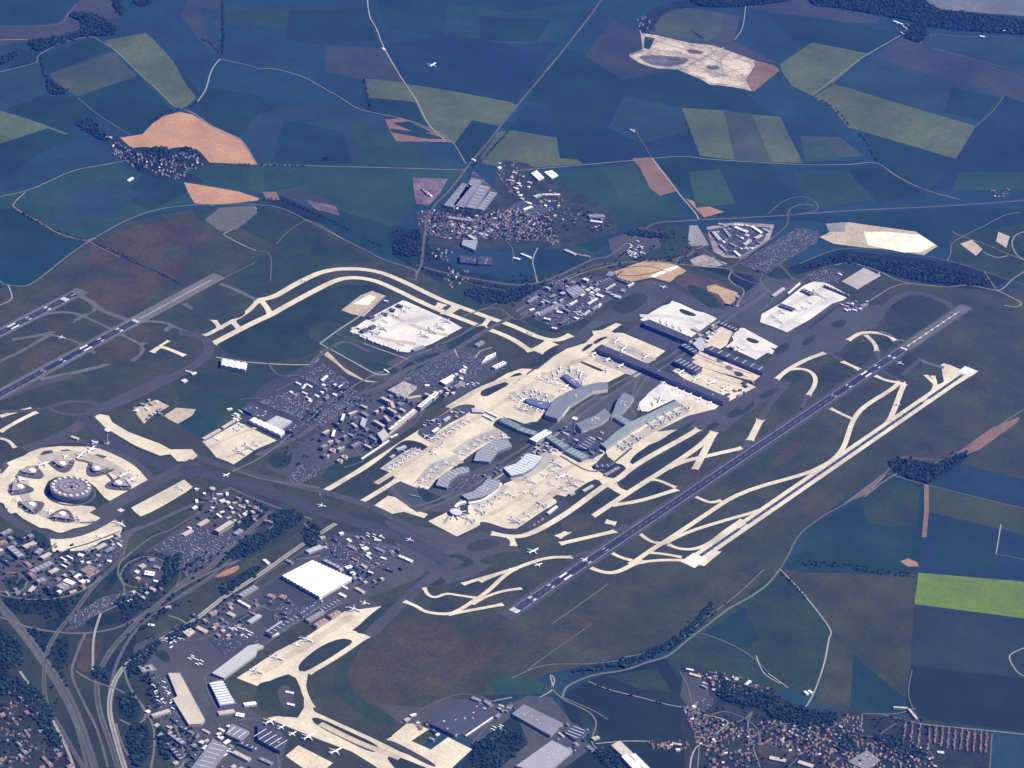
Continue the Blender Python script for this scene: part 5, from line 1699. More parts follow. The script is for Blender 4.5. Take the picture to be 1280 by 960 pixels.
# runways -----------------------------------------------------------
def line2(a, b): return Vector(a), Vector(b)
PAINT = mat('white_paint', (.7, .7, .68), var=.05, big=0, scale=10)
RUBBER = mat('rubber_marks', (.018, .018, .02), var=.3, big=.2, scale=15)
def rect(a, u, v, l0, l1, w0, w1): return [tuple(a+u*l0+v*w0), tuple(a+u*l1+v*w0), tuple(a+u*l1+v*w1), tuple(a+u*l0+v*w1)]
def runway(a, b, wid, sh, shk, mainmat, disp=(0, 0), blocks=True):
    u = (b-a); L_ = u.length; u.normalize(); v = Vector((-u.y, u.x))
    sheet('runway_shoulder', rect(a, u, v, -60, L_+60, -sh/2, sh/2), shk)
    sheet('runway', rect(a, u, v, 0, L_, -wid/2, wid/2), mainmat)
    vs, fs = [], []
    z = max(s[2] for s in SHEETS[-2:]) + STEP
    def blk(l0, l1, w0, w1):
        n = len(vs); vs.extend([(*q, z) for q in rect(a, u, v, l0, l1, w0, w1)]); fs.append((n, n+1, n+2, n+3))
    for end in (0, 1):
        D = disp[end]
        f = (lambda t: t) if end == 0 else (lambda t: L_-t)
        def q(l0, l1, w0, w1):
            x0, x1 = sorted((f(l0), f(l1))); blk(x0, x1, w0, w1)
        n = 8; sw = 1.8
        for s in (-1, 1):
            for i in range(n):
                w0 = s*(1.5+i*(sw*wid/45*1.45)); q(D+6, D+40, min(w0, w0+s*sw), max(w0, w0+s*sw))
            q(D+400, D+460, min(s*wid*.2, s*wid*.4), max(s*wid*.2, s*wid*.4))
            for t, c in ((150, 3), (300, 2), (600, 2), (750, 1)):
                for i in range(c):
                    w0 = s*(8+i*3.6); q(D+t, D+t+23, min(w0, w0+s*2.4), max(w0, w0+s*2.4))
        for t in range(0, int(D)-40, 60): q(t, t+35, -1.2, 1.2); 
    t = 80
    while t < L_-80: blk(t, t+30, -.22, .22); t += 60
    for s in (-1, 1): blk(30, L_-30, s*(wid/2-1.5)-.45, s*(wid/2-1.5)+.45)
    o = obj('runway_marking', mesh('runway_marking', vs, fs, [PAINT])); o['kind'] = 'structure'
    rb = rect(a, u, v, -60, L_+60, -wid, wid); SHEETS.append(((min(q[0] for q in rb), min(q[1] for q in rb), max(q[0] for q in rb), max(q[1] for q in rb)), rb, z))
    return u, v, L_
ASP = gm('run'); 
A1, B1 = at(640, 766), at(1201, 388.5)
u1, v1, L1 = runway(A1, B1, 45, 84, gm('rsh'), ASP, (0, 600))
sheet('runway_extension', rect(A1, u1, v1, L1-620, L1+70, -32, 32), gm('asl'))
strip('runway_marking', [A1+u1*(L1-590), A1+u1*(L1-20)], 2.0, PAINT)
for k in range(9):
    c = L1-590+k*64; strip('runway_marking', [A1+u1*c, A1+u1*(c+22)], 7, PAINT)
A2, B2 = at(868, 700.5), at(1207, 466.5)
u2, v2, L2 = runway(A2, B2, 20, 64, gm('con'), gm('asd'))
sheet('runway_end', rect(A2, u2, v2, -62, 50, -40, 38), gm('cw'))
sheet('runway_end', rect(A2, u2, v2, L2-20, L2+64, -40, 38), gm('cw'))
A3, B3 = at(-330, 672), at(266, 349.5)
u3, v3, L3 = runway(A3, B3, 45, 80, gm('asl'), ASP, (0, 620))
sheet('runway_extension', rect(A3, u3, v3, L3-640, L3+60, -40, 40), gm('asm'))
strip('runway_marking', [A3+u3*(L3-620), A3+u3*(L3-10)], 2.0, PAINT)
A4, B4 = at(-330, 588), at(94, 368)
u4, v4, L4 = runway(A4, B4, 45, 76, gm('asl'), ASP, (0, 60))

for a_, u_, L_, w_ in ((A1, u1, L1, 9), (A3, u3, L3, 9), (A4, u4, L4, 9)):
    for c0_, c1_ in ((330, 900), (L_-1350, L_-900)):
        o = strip('rubber_marks', [a_+u_*c0_, a_+u_*(c0_*.6+c1_*.4), a_+u_*c1_], w_, RUBBER)
# ------------------------------------------------------------------ buildings
ST = {  # roof colour, wall colour, words
 'wh': ((.78, .78, .77), (.5, .48, .46), 'white-roofed'), 'gy': ((.2, .2, .23), (.27, .25, .25), 'grey-roofed'),
 'lg': ((.42, .43, .45), (.4, .39, .38), 'pale grey-roofed'), 'dk': ((.055, .058, .075), (.1, .11, .14), 'dark-roofed'),
 'bg': ((.48, .42, .34), (.42, .37, .31), 'beige-roofed'), 'rb': ((.27, .16, .13), (.4, .33, .27), 'reddish-roofed'),
 'gb': ((.17, .19, .21), (.62, .6, .56), 'blue-grey-roofed'), 'bp': ((.10, .13, .22), (.16, .18, .26), 'blue-roofed'),
 'gn': ((.15, .21, .19), (.3, .34, .34), 'green-roofed'), 'gn2': ((.22, .26, .26), (.5, .5, .5), 'grey-green-roofed'),
 'sw': ((.26, .27, .29), (.3, .3, .32), 'grey ribbed-roof'), 'sx': ((.5, .53, .58), (.3, .32, .4), 'pale blue ribbed-roof'),
 'st': ((.3, .31, .34), (.3, .3, .3), 'striped sawtooth-roofed'), 'sk': ((.25, .27, .3), (.12, .14, .2), 'skylight-striped'),
 'sk2': ((.42, .44, .42), (.3, .3, .3), 'long ribbed-roof')}
GLASS = mat('window_glass', (.03, .04, .06), rough=.15, var=.1, big=0, spec=.6)
UNIT = mat('roof_plant', (.5, .5, .5), var=.2, big=0, scale=4)
SKY_ = mat('skylight_panel', (.7, .73, .75), rough=.4, var=.08, big=0, scale=6)
def roofm(s, ang=0):
    c = ST[s][0]
    if s in ('sw', 'sx', 'st', 'sk2'):
        a = round(ang*8)/8
        return mat('roof_%s_%d' % (s, round(a*100)), c, rough=.6, var=.1, big=0, scale=12, stripe=.24, ang=-a, per=24 if s[:2] == 'sw' or s == 'sx' else 11)
    return mat('roof_'+s, c, rough=.7, var=.13, big=.1, scale=9, fine=.08)
def wallm(s): return mat('wall_'+s, ST[s][1], var=.12, big=0, scale=6)
def area(P):
    return .5*sum(P[i][0]*P[(i+1) % len(P)][1]-P[(i+1) % len(P)][0]*P[i][1] for i in range(len(P)))
def building(name, style, h, P, px, py, vault=0):
    "P: roof outline in plan"
    if area(P) < 0: P = P[::-1]
    c = sum((Vector(p) for p in P), Vector((0, 0)))/len(P)
    e = max(range(len(P)), key=lambda i: (Vector(P[i])-Vector(P[(i+1) % len(P)])).length)
    d = Vector(P[(e+1) % len(P)])-Vector(P[e]); ang = math.atan2(d.y, d.x)
    A_ = abs(area(P)); z0 = 0.
    z0 = ztop(c.x, c.y)
    root = empty(name, c.x, c.y, z0)
    Q = [Vector(p)-c for p in P]; n = len(Q)
    vs = [(q.x, q.y, -.8) for q in Q]+[(q.x, q.y, h) for q in Q]
    fs = [(i, (i+1) % n, n+(i+1) % n, n+i) for i in range(n)]
    obj('wall', mesh('wall', vs, fs, [wallm(style)]), root)
    quad = n == 4
    Qc = Q
    if quad:   # order so that Q0-Q1 is a long side
        if (Q[1]-Q[0]).length+(Q[3]-Q[2]).length < (Q[2]-Q[1]).length+(Q[0]-Q[3]).length: Qc = Q[1:]+Q[:1]
    def B(s, t): return (Qc[0]*(1-s)+Qc[1]*s)*(1-t)+(Qc[3]*(1-s)+Qc[2]*s)*t
    if vault and quad:
        vs, fs = [], []; m_ = vault*8
        for i in range(m_+1):
            zz = h+.3+4.5*math.sin(math.pi*((i/8) % 1.0 if i % 8 else 0))**.7
            if i % 8 == 0: zz = h+.3
            for t in (-.01, 1.01):
                b = B(i/m_, t); vs.append((b.x, b.y, zz))
        for i in range(m_): fs.append((2*i, 2*i+2, 2*i+3, 2*i+1))
        for t in (0, 1):
            k0 = len(vs)
            for i in range(m_+1):
                b = B(i/m_, t); vs.append((b.x, b.y, h-.2))
            for i in range(m_): fs.append((2*i+t, k0+i, k0+i+1, 2*i+2+t))
        obj('roof', mesh('roof', vs, fs, [roofm(style, ang)]), root)
    else:
        # roof slab slightly oversailing the walls, with a kerb
        over = .8; O = [q+q.normalized()*over for q in Q]
        vs = [(q.x, q.y, h) for q in O]+[(q.x, q.y, h+1.0) for q in O]
        T = [q*(.985) for q in Q]
        vs += [(q.x, q.y, h+1.0) for q in T]+[(q.x, q.y, h+.45) for q in T]
        fs = [(i, (i+1) % n, n+(i+1) % n, n+i) for i in range(n)]+[(n+i, n+(i+1) % n, 2*n+(i+1) % n, 2*n+i) for i in range(n)]
        fs += [(2*n+i, 2*n+(i+1) % n, 3*n+(i+1) % n, 3*n+i) for i in range(n)]
        for t in tessellate_polygon([[Vector((q.x, q.y, 0)) for q in T]]):
            p_, q_, r_ = (T[k] for k in t)
            if (q_-p_).cross(r_-p_) < 0: t = (t[0], t[2], t[1])
            fs.append(tuple(3*n+k for k in t))
        obj('roof', mesh('roof', vs, fs, [roofm(style, ang)]), root)
    rr = random.Random(int(px*31+py*17))
    def boxes(lst, nm, mt_, z):
        vs, fs = [], []
        for cx, cy, a, b_, hh, an in lst:
            k = len(vs); ca, sa = math.cos(an), math.sin(an)
            for zz in (z, z+hh):
                for sx, sy in ((-1, -1), (1, -1), (1, 1), (-1, 1)):
                    vs.append((cx+sx*a*ca-sy*b_*sa, cy+sx*a*sa+sy*b_*ca, zz))
            fs += [(k+4, k+5, k+6, k+7)]+[(k+i, k+(i+1) % 4, k+4+(i+1) % 4, k+4+i) for i in range(4)]
        return obj(nm, mesh(nm, vs, fs, [mt_]), root)
    if quad and not vault:
        la = (Qc[1]-Qc[0]).length; lb = (Qc[3]-Qc[0]).length
        dd = Qc[1]-Qc[0]; an = math.atan2(dd.y, dd.x)
        if style == 'sk':
            for i in range(9):
                b = B(.08+.84*i/8, .5)
                boxes([(b.x, b.y, la*.03, lb*.44, 1.6, an)], 'skylight', SKY_, h+.5)
        elif A_ > 1100 and name != 'parking_deck':
            ns = min(7, max(2, int(la/22)))
            if rr.random() < .55:
                for i in range(ns):
                    b = B((i+.5)/ns, .5); boxes([(b.x, b.y, 1.4, lb*.34, .7, an)], 'skylight', SKY_ if style in ('dk', 'gy', 'gb', 'bp', 'rb') else UNIT, h+.5)
            else:
                for i in range(ns):
                    b = B((i+.3+.5*rr.random())/ns, .25+.5*rr.random()); s = 2+rr.random()*3
                    boxes([(b.x, b.y, s, s*.7, 2.2, an)], 'roof_unit', UNIT if style != 'wh' else roofm('gy'), h+.5)
        elif A_ > 350:
            b = B(.3+.4*rr.random(), .5); boxes([(b.x, b.y, 3, 2.4, 2.2, an)], 'roof_unit', UNIT, h+.5)
        if name == 'parking_deck':
            lst = []
            cols = mat('car_roof', (.3, .32, .38), var=.6, big=0, scale=5, rough=.4)
            for i in range(int(la/5)):
                for j in range(int(lb/9)):
                    if rr.random() < .7:
                        b = B((i+.5)/int(la/5), (j+.5)/int(lb/9)); lst.append((b.x, b.y, 1, 2.2, 1.4, an))
            if lst: boxes(lst, 'parked_cars', cols, h+.5)['kind'] = 'stuff'
    elif name in ('terminal_hall', 'pier', 'terminal_link'):
        for i in range(6):
            j = i % n; b = (Q[j]+Q[(j+n//2) % n])*.5*.8+Q[j]*.12
            if inside((b.x+c.x, b.y+c.y), [tuple(p) for p in P]):
                boxes([(b.x, b.y, 5, 3, 2.5, ang)], 'roof_unit', UNIT, h+.5)
    if h >= 9 and (name in ('office_building', 'hotel', 'terminal_hall', 'pier', 'satellite_terminal', 'rail_station_hall', 'terminal_link', 'satellite_lounge', 'rotunda_hall', 'service_building')):
        vs, fs = [], []
        O = [q+q.normalized()*.35 for q in Q]
        z = 1.2
        while z < h-2.4:
            k = len(vs); vs += [(q.x, q.y, z) for q in O]+[(q.x, q.y, z+1.7) for q in O]
            fs += [(k+i, k+(i+1) % n, k+n+(i+1) % n, k+n+i) for i in range(n)]; z += 3.6
        if fs: obj('window_band', mesh('window_band', vs, fs, [GLASS]), root)
    if name in ('warehouse', 'cargo_shed', 'hangar', 'cargo_terminal', 'workshop') and A_ > 900:
        a_, b_ = Q[e % n], Q[(e+1) % n]; L_ = (b_-a_).length; dn = (b_-a_).normalized(); nn = Vector((dn.y, -dn.x))
        k_ = min(6, int(L_/16))
        for i in range(k_):
            p = a_+dn*(L_*(i+.5)/k_)+nn*.25
            w = 3 if h < 12 else 5
            vs = [(*(p-dn*w), 0), (*(p+dn*w), 0), (*(p+dn*w), h*.6), (*(p-dn*w), h*.6)]
            obj('loading_door', mesh('loading_door', vs, [(0, 1, 2, 3)], [mat('door_panel', (.2, .22, .26), var=.1, big=0)]), root)
    size = 'small' if A_ < 700 else 'mid-sized' if A_ < 2500 else 'large' if A_ < 9000 else 'huge'
    word = name.replace('_', ' ')
    w0 = ST[style][2]
    tell(root, '%s %s %s' % (size, w0, word), word.split()[-1] if word.split()[-1] not in ('building', 'hall', 'link') else {'building': 'building', 'hall': 'terminal hall', 'link': 'terminal'}[word.split()[-1]], px, py,
         None)
    return root
for ln in rows(BLD):
    h = float(ln[3]); name = ln[1]
    if ln[0] == 'B':
        w = float(ln[4]); (x1, y1), (x2, y2) = pt(ln[5]), pt(ln[6])
        a, b = at(x1, y1, h), at(x2, y2, h); d = (b-a).normalized(); nn = Vector((-d.y, d.x))*(w/2)
        P = [a-nn, b-nn, b+nn, a+nn]; px, py = (x1+x2)/2, (y1+y2)/2
    else:
        q = [pt(s) for s in ln[4:]]; P = [at(x, y, h) for x, y in q]
        px, py = sum(x for x, y in q)/len(q), sum(y for x, y in q)/len(q)
    P = [tuple(p) for p in P]
    vault = 0
    if name == 'hangar' and len(P) == 4 and ln[0] == 'P': vault = 4
    if name == 'cargo_terminal': vault = 6 if px < 345 else 12
    building(name, ln[2], h, P, px, py, vault)

rx = random.Random(21)
def sample(poly, rr):
    xs = [p[0] for p in poly]; ys = [p[1] for p in poly]
    while True:
        x = rr.uniform(min(xs), max(xs)); y = rr.uniform(min(ys), max(ys))
        if inside((x, y), poly): return x, y
SITES = [(Vector(o.location[:2]), 38) for o in C.objects if o.parent is None and o.type == 'EMPTY']
for ln in rows(DOTS):
    if ln[0] != 'x': continue
    poly = [pt(s) for s in ln[5:]]; sts = ln[2].split(','); n = int(ln[3]); sz = float(ln[4]); got = 0
    ba = AX+rx.choice((0, 0, .25, -.3))
    for _ in range(n*8):
        if got >= n: break
        x, y = sample(poly, rx); c = at(x, y, 8); l_, w_ = sz*rx.uniform(.55, 1.5), sz*rx.uniform(.4, .8)
        if any((c-q).length < (rr_+l_*.75) for q, rr_ in SITES) or onroad(*c): continue
        an = ba+rx.choice((0, math.pi/2)); u, v = Vector((math.cos(an), math.sin(an))), Vector((-math.sin(an), math.cos(an)))
        P = [c-u*l_/2-v*w_/2, c+u*l_/2-v*w_/2, c+u*l_/2+v*w_/2, c-u*l_/2+v*w_/2]
        if rx.random() < .25: P = [c-u*l_/2-v*w_/2, c+u*l_/2-v*w_/2, c+u*l_/2, c+u*l_*.1, c+u*l_*.1+v*w_/2, c-u*l_/2+v*w_/2]
        h = rx.uniform(5, 10) if ln[1] != 'office_building' else rx.uniform(9, 20)
        building(ln[1], rx.choice(sts), h, [tuple(p) for p in P], x, y); SITES.append((c, l_*.45)); got += 1

# round terminal with its seven satellites --------------------------------------
def drum(r0_, r1_, z0, z1, seg=48, cap=True, cx=0, cy=0, inner=0.):
    vs, fs = [], []
    for i in range(seg):
        a = 2*math.pi*i/seg
        vs.append((cx+r0_*math.cos(a), cy+r0_*math.sin(a), z0)); vs.append((cx+r1_*math.cos(a), cy+r1_*math.sin(a), z1))
    for i in range(seg):
        j = (i+1) % seg; fs.append((2*i, 2*j, 2*j+1, 2*i+1))
    if inner:
        k = len(vs)
        for i in range(seg):
            a = 2*math.pi*i/seg
            vs.append((cx+inner*math.cos(a), cy+inner*math.sin(a), z1)); vs.append((cx+inner*math.cos(a), cy+inner*math.sin(a), z0+2))
        for i in range(seg):
            j = (i+1) % seg; fs.append((2*i+1, 2*j+1, k+2*j, k+2*i)); fs.append((k+2*i, k+2*j, k+2*j+1, k+2*i+1))
    elif cap: fs.append(tuple(2*i+1 for i in range(seg)))
    return vs, fs
T1 = at(88.7, 608.7, 34); t1z = ztop(*T1)
strip('road', [T1+Vector((112*math.cos(R(a)), 112*math.sin(R(a)))) for a in range(0, 361, 8)], 12, gm('rl'))
root = empty('round_terminal', T1.x, T1.y, t1z)
obj('wall', mesh('wall', *drum(88, 96, -1, 22), [mat('terminal_wall', (.13, .16, .24), var=.2, big=0, scale=5)]), root)
obj('upper_wall', mesh('upper_wall', *drum(96, 96, 22, 33, inner=11), [mat('terminal_deck', (.17, .16, .18), var=.25, big=0, scale=8)]), root)
for i in range(18):
    a = 2*math.pi*(i+.3)/18
    vs, fs = drum(7.5, 7.5, 0, 4.5, 14)
    o = obj('ramp_turret', mesh('ramp_turret', vs, fs, [mat('pale_concrete', (.66, .64, .58), var=.1, big=0, scale=4)]), root, (83*math.cos(a), 83*math.sin(a), 33))
vs, fs = drum(58, 58, 0, 3, 40, inner=40)
obj('roof_ring', mesh('roof_ring', vs, fs, [mat('roof_ring', (.24, .19, .2), var=.3, big=0, scale=7)]), root, (0, 0, 33))
for i in range(6):
    a = 2*math.pi*i/6+.4
    vs, fs = drum(5, 5, 0, 3, 8)
    obj('roof_unit', mesh('roof_unit', vs, fs, [UNIT]), root, (27*math.cos(a), 27*math.sin(a), 33))
tell(root, 'huge round drum terminal with a ring of pale turrets', 'terminal', -999, 0)
TH = []
for (x, y) in ((78, 580), (121, 586), (148, 604), (78, 643), (40, 631), (25, 609), (40, 589)):
    c = at(x, y, 12); dr = (T1-c); a = math.atan2(dr.y, dr.x)
    def loc(fx, fy): return Vector((fx*math.cos(a)-fy*math.sin(a), fx*math.sin(a)+fy*math.cos(a)))
    pad = [c+loc(*q) for q in ((-62, -74), (-40, -30), (-56, 0), (-40, 30), (-62, 74), (30, 42), (62, 16), (66, 0), (62, -16), (30, -42))]
    if y in (589, 609, 604, 643, 631): pad = [c+loc(*q) for q in ((-52, -74), (-52, 74), (30, 42), (62, 16), (66, 0), (62, -16), (30, -42))]
    sheet('satellite_stand_pad', [tuple(p) for p in chaikin(pad, 1)], gm('asl2'))
    r_ = empty('satellite_terminal', c.x, c.y, ztop(*c), a)
    P = [(-34, -44), (-34, 44), (6, 26), (22, 8), (22, -8), (6, -26)]; n = 6
    P = [(-34, -40), (6, -24), (24, -7), (24, 7), (6, 24), (-34, 40)]
    obj('wall', mesh('wall', [(*p, -.8) for p in P]+[(*p, 11) for p in P], [(i, (i+1) % n, n+(i+1) % n, n+i) for i in range(n)], [wallm('gy')]), r_)
    obj('window_band', mesh('window_band', [(p[0]*1.015, p[1]*1.015, 5) for p in P]+[(p[0]*1.015, p[1]*1.015, 8.5) for p in P], [(i, (i+1) % n, n+(i+1) % n, n+i) for i in range(n)], [GLASS]), r_)
    obj('roof', mesh('roof', [(*p, 11) for p in P]+[(p[0]*1.03, p[1]*1.03, 12) for p in P], [tuple(range(n, 2*n))]+[(i, (i+1) % n, n+(i+1) % n, n+i) for i in range(n)], [mat('satellite_roof', (.3, .27, .27), var=.2, big=0, scale=6)]), r_)
    vs, fs = drum(18, 16, 12, 17, 6)
    obj('roof_lantern', mesh('roof_lantern', vs, fs, [mat('white_roof', (.8, .8, .74), var=.06, big=0, scale=4)]), r_)
    for sx, sy in ((-30, 52), (-30, -52), (-46, 22), (-46, -22), (2, 38), (2, -38)):
        vs = [(-9, -1.6, 3.5), (9, -1.6, 3.5), (9, 1.6, 3.5), (-9, 1.6, 3.5), (-9, -1.6, 6.8), (9, -1.6, 6.8), (9, 1.6, 6.8), (-9, 1.6, 6.8)]
        fs = [(0, 3, 2, 1), (4, 5, 6, 7), (0, 1, 5, 4), (1, 2, 6, 5), (2, 3, 7, 6), (3, 0, 4, 7)]
        obj('jet_bridge', mesh('jet_bridge', vs, fs, [mat('jet_bridge', (.3, .3, .34), var=.1, big=0)]), r_, (sx, sy, 0), math.atan2(sy, sx) if abs(sx) < 40 else 0)
    tell(r_, 'wedge-shaped satellite terminal with white roof lantern', 'terminal', x, y)
# disc satellite at the end of the south-west concourse
c = at(569.5, 640, 14)
r_ = empty('disc_satellite', c.x, c.y, ztop(*c))
vs, fs = drum(24, 27, -1, 13, 40); obj('wall', mesh('wall', vs, fs, [mat('dark_facade', (.08, .1, .17), var=.2, big=0)]), r_)
vs, fs = drum(29, 27, 13, 16, 40); obj('roof', mesh('roof', vs, fs, [mat('silver_roof', (.55, .56, .6), var=.12, big=0, rough=.5)]), r_)
for aa in (200, 235, 270, 305, 340, 20):
    a = R(aa); vs = [(24, -2, 5), (58, -2, 4), (58, 2, 4), (24, 2, 5), (24, -2, 9), (58, -2, 8), (58, 2, 8), (24, 2, 9)]
    obj('jet_bridge', mesh('jet_bridge', vs, [(0, 3, 2, 1), (4, 5, 6, 7), (0, 1, 5, 4), (1, 2, 6, 5), (2, 3, 7, 6), (3, 0, 4, 7)], [mat('jet_bridge_pale', (.6, .6, .62), var=.1, big=0)]), r_, rz=a)
tell(r_, 'silver disc-shaped satellite building with radiating jet bridges', 'terminal', -999, 0)
def gallery(pts, w, h, px, py, desc):
    P = curve([at(x, y, h) for x, y in pts]); c = P[len(P)//2]; rb = [p-c for p in ribbon(P, w)]; n = len(rb)//2; N2 = 2*n
    r_ = empty('curved_gallery', c.x, c.y, ztop(*c))
    vs = [(p.x, p.y, -1) for p in rb]+[(p.x, p.y, h) for p in rb]
    obj('wall', mesh('wall', vs, [(i, i+1 if i+1 < N2 else 0, N2+(i+1) % N2, N2+i) for i in range(N2)], [wallm('wh')]), r_)
    vs = [(p.x*1.002, p.y*1.002, h+.1) for p in rb]
    obj('roof', mesh('roof', vs, [(i, N2-1-i, N2-2-i, i+1) for i in range(n-1)], [roofm('wh')]), r_)
    tell(r_, desc, 'gallery', px, py)
gallery([(569, 634), (573, 630), (582, 627)], 13, 11, -999, 0, 'short white curved gallery leading to the silver disc satellite')
gallery([(586, 629), (604, 625), (619, 614), (626, 604)], 12, 10, -999, 0, 'white curved gallery along the outer side of the south-west ribbed concourse')

# control towers ------------------------------------------------------------------
def tower(x, y, h, desc, top=(.8, .8, .78)):
    c = at(x, y, h); r_ = empty('control_tower', c.x, c.y, ztop(*c))
    vs, fs = drum(7, 5.5, -1, h-14, 16); obj('shaft', mesh('shaft', vs, fs, [mat('tower_shaft', (.2, .21, .26), var=.1, big=0)]), r_)
    vs, fs = drum(9, 13, h-14, h-6, 20); o = obj('cab', mesh('cab', vs, fs, [GLASS]), r_)
    vs, fs = drum(14.5, 13, h-6, h-2, 20); obj('roof', mesh('roof', vs, fs, [mat('tower_cap_%d' % int(top[0]*10), top, var=.05, big=0)]), r_)
    vs, fs = drum(.7, .4, h-2, h+9, 6); obj('mast', mesh('mast', vs, fs, [UNIT]), r_)
    vs, fs = drum(16, 16, -1, 6, 12); obj('base_building', mesh('base_building', vs, fs, [wallm('gy')]), r_)
    tell(r_, desc, 'control tower', -999, 0)
tower(718.5, 522.5, 84, 'tall dark control tower with white cap between the curved terminal halls')
tower(134, 537, 78, 'tall dark control tower above the taxiway beyond the round terminal')
tower(265.5, 610, 74, 'dark control tower by the white sheds right of the round terminal', (.4, .4, .42))
tower(921.5, 370, 62, 'slim dark control tower beside the sandy embankment at upper right', (.3, .28, .3))

# round blocks of the small hotel group ---------------------------------------------
for (x, y, rr_) in ((408, 569, 14), (416, 563, 15), (431, 571, 15), (425, 576, 14)):
    c = at(x, y, 12); r_ = empty('round_office_block', c.x, c.y, ztop(*c))
    vs, fs = drum(rr_, rr_, -1, 12, 24, inner=rr_*.5); obj('wall', mesh('wall', vs, fs, [wallm('bg')]), r_)
    vs, fs = drum(rr_+.4, rr_+.4, 12.1, 13, 24, inner=rr_*.52); obj('roof', mesh('roof', vs, fs, [roofm('bg')]), r_)
    tell(r_, 'small beige ring-shaped office block', 'office', x, y)

# ------------------------------------------------------------------ houses, cars, lorries
HR = [mat('tile_red', (.27, .12, .065), var=.2, big=0, scale=5), mat('tile_brown', (.17, .105, .07), var=.2, big=0, scale=5),
      mat('slate', (.12, .13, .17), var=.2, big=0, scale=5), mat('tile_pale', (.25, .22, .2), var=.2, big=0, scale=5), mat('zinc_white', (.6, .6, .6), var=.1, big=0, scale=5)]
HW = mat('render_wall', (.45, .41, .36), var=.15, big=0, scale=6)
def house_geo(l, w, h, rh):
    a, b = l/2, w/2; o = .5
    wv = [(-a, -b, -1), (a, -b, -1), (a, b, -1), (-a, b, -1), (-a, -b, h), (a, -b, h), (a, b, h), (-a, b, h), (-a, 0, h+rh), (a, 0, h+rh)]
    wf = [(0, 1, 5, 4), (2, 3, 7, 6), (1, 2, 6, 9, 5), (3, 0, 4, 8, 7)]
    k = rh/b
    rv = [(-a-o, -b-o, h-o*k+.15), (a+o, -b-o, h-o*k+.15), (a+o, 0, h+rh+.15), (-a-o, 0, h+rh+.15), (a+o, b+o, h-o*k+.15), (-a-o, b+o, h-o*k+.15)]
    rf = [(0, 1, 2, 3), (3, 2, 4, 5)]
    return wv, wf, rv, rf
HM = []
for i in range(3):
    wv, wf, rv, rf = house_geo([12, 15, 10][i], [9, 9, 8][i], [5.5, 5, 6][i], [3.5, 3, 3.2][i])
    vs, fs = drum(.6, .6, 0, 2.2, 4)
    HM.append((mesh('wall', wv, wf, [HW]), [mesh('roof', rv, rf, [q]) for q in HR], mesh('chimney', vs, fs, [UNIT]), (wv, wf, rv, rf)))
HOUSES = []
def sample(poly, rr):
    xs = [p[0] for p in poly]; ys = [p[1] for p in poly]
    while True:
        x = rr.uniform(min(xs), max(xs)); y = rr.uniform(min(ys), max(ys))
        if inside((x, y), poly): return x, y
rv_ = random.Random(11)
for ln in rows(DOTS):
    if ln[0] == 'v':
        poly = [pt(s) for s in ln[3:]]; n = int(ln[2]); got = []
        ba = rv_.uniform(0, 3)
        tries = 0
        while len(got) < n and tries < n*12:
            tries += 1
            x, y = sample(poly, rv_); c = at(x, y)
            if any((c-q).length < 13.5 for q in got[-400:]) or onroad(*c): continue
            got.append(c)
            an = ba+rv_.choice((0, math.pi/2))+rv_.gauss(0, .18)+.6*math.sin(c.x/240)
            col = rv_.choices(range(5), (3, 4.5, 3.5, 2.2, 1.))[0]
            if ln[1] == 'mesnil': col = rv_.choices(range(5), (1.5, 4, 5, 1.4, 1))[0]
            if ln[1] == 'seclusters': col = rv_.choice((1, 2, 3, 1))
            HOUSES.append((c, an, rv_.randrange(3), col, ln[1], rv_.uniform(.8, 1.25)))
    elif ln[0] == 'l':
        a, b = at(*pt(ln[2])), at(*pt(ln[3])); n = int(ln[1]); d = b-a; an = math.atan2(d.y, d.x)
        for i in range(n):
            HOUSES.append((a+d*((i+.5+rv_.uniform(-.25, .25))/n)+Vector((rv_.gauss(0, 1.5), rv_.gauss(0, 1.5))), an+rv_.choice((0, 0, 1.57)), 0, rv_.choices((0, 1, 3, 2), (4, 3, 4, 2))[0], 'terraces', rv_.uniform(.7, .95)))
CARS, TRUCKS, TREES = [], [], []
WOODS = []
rk = random.Random(5)
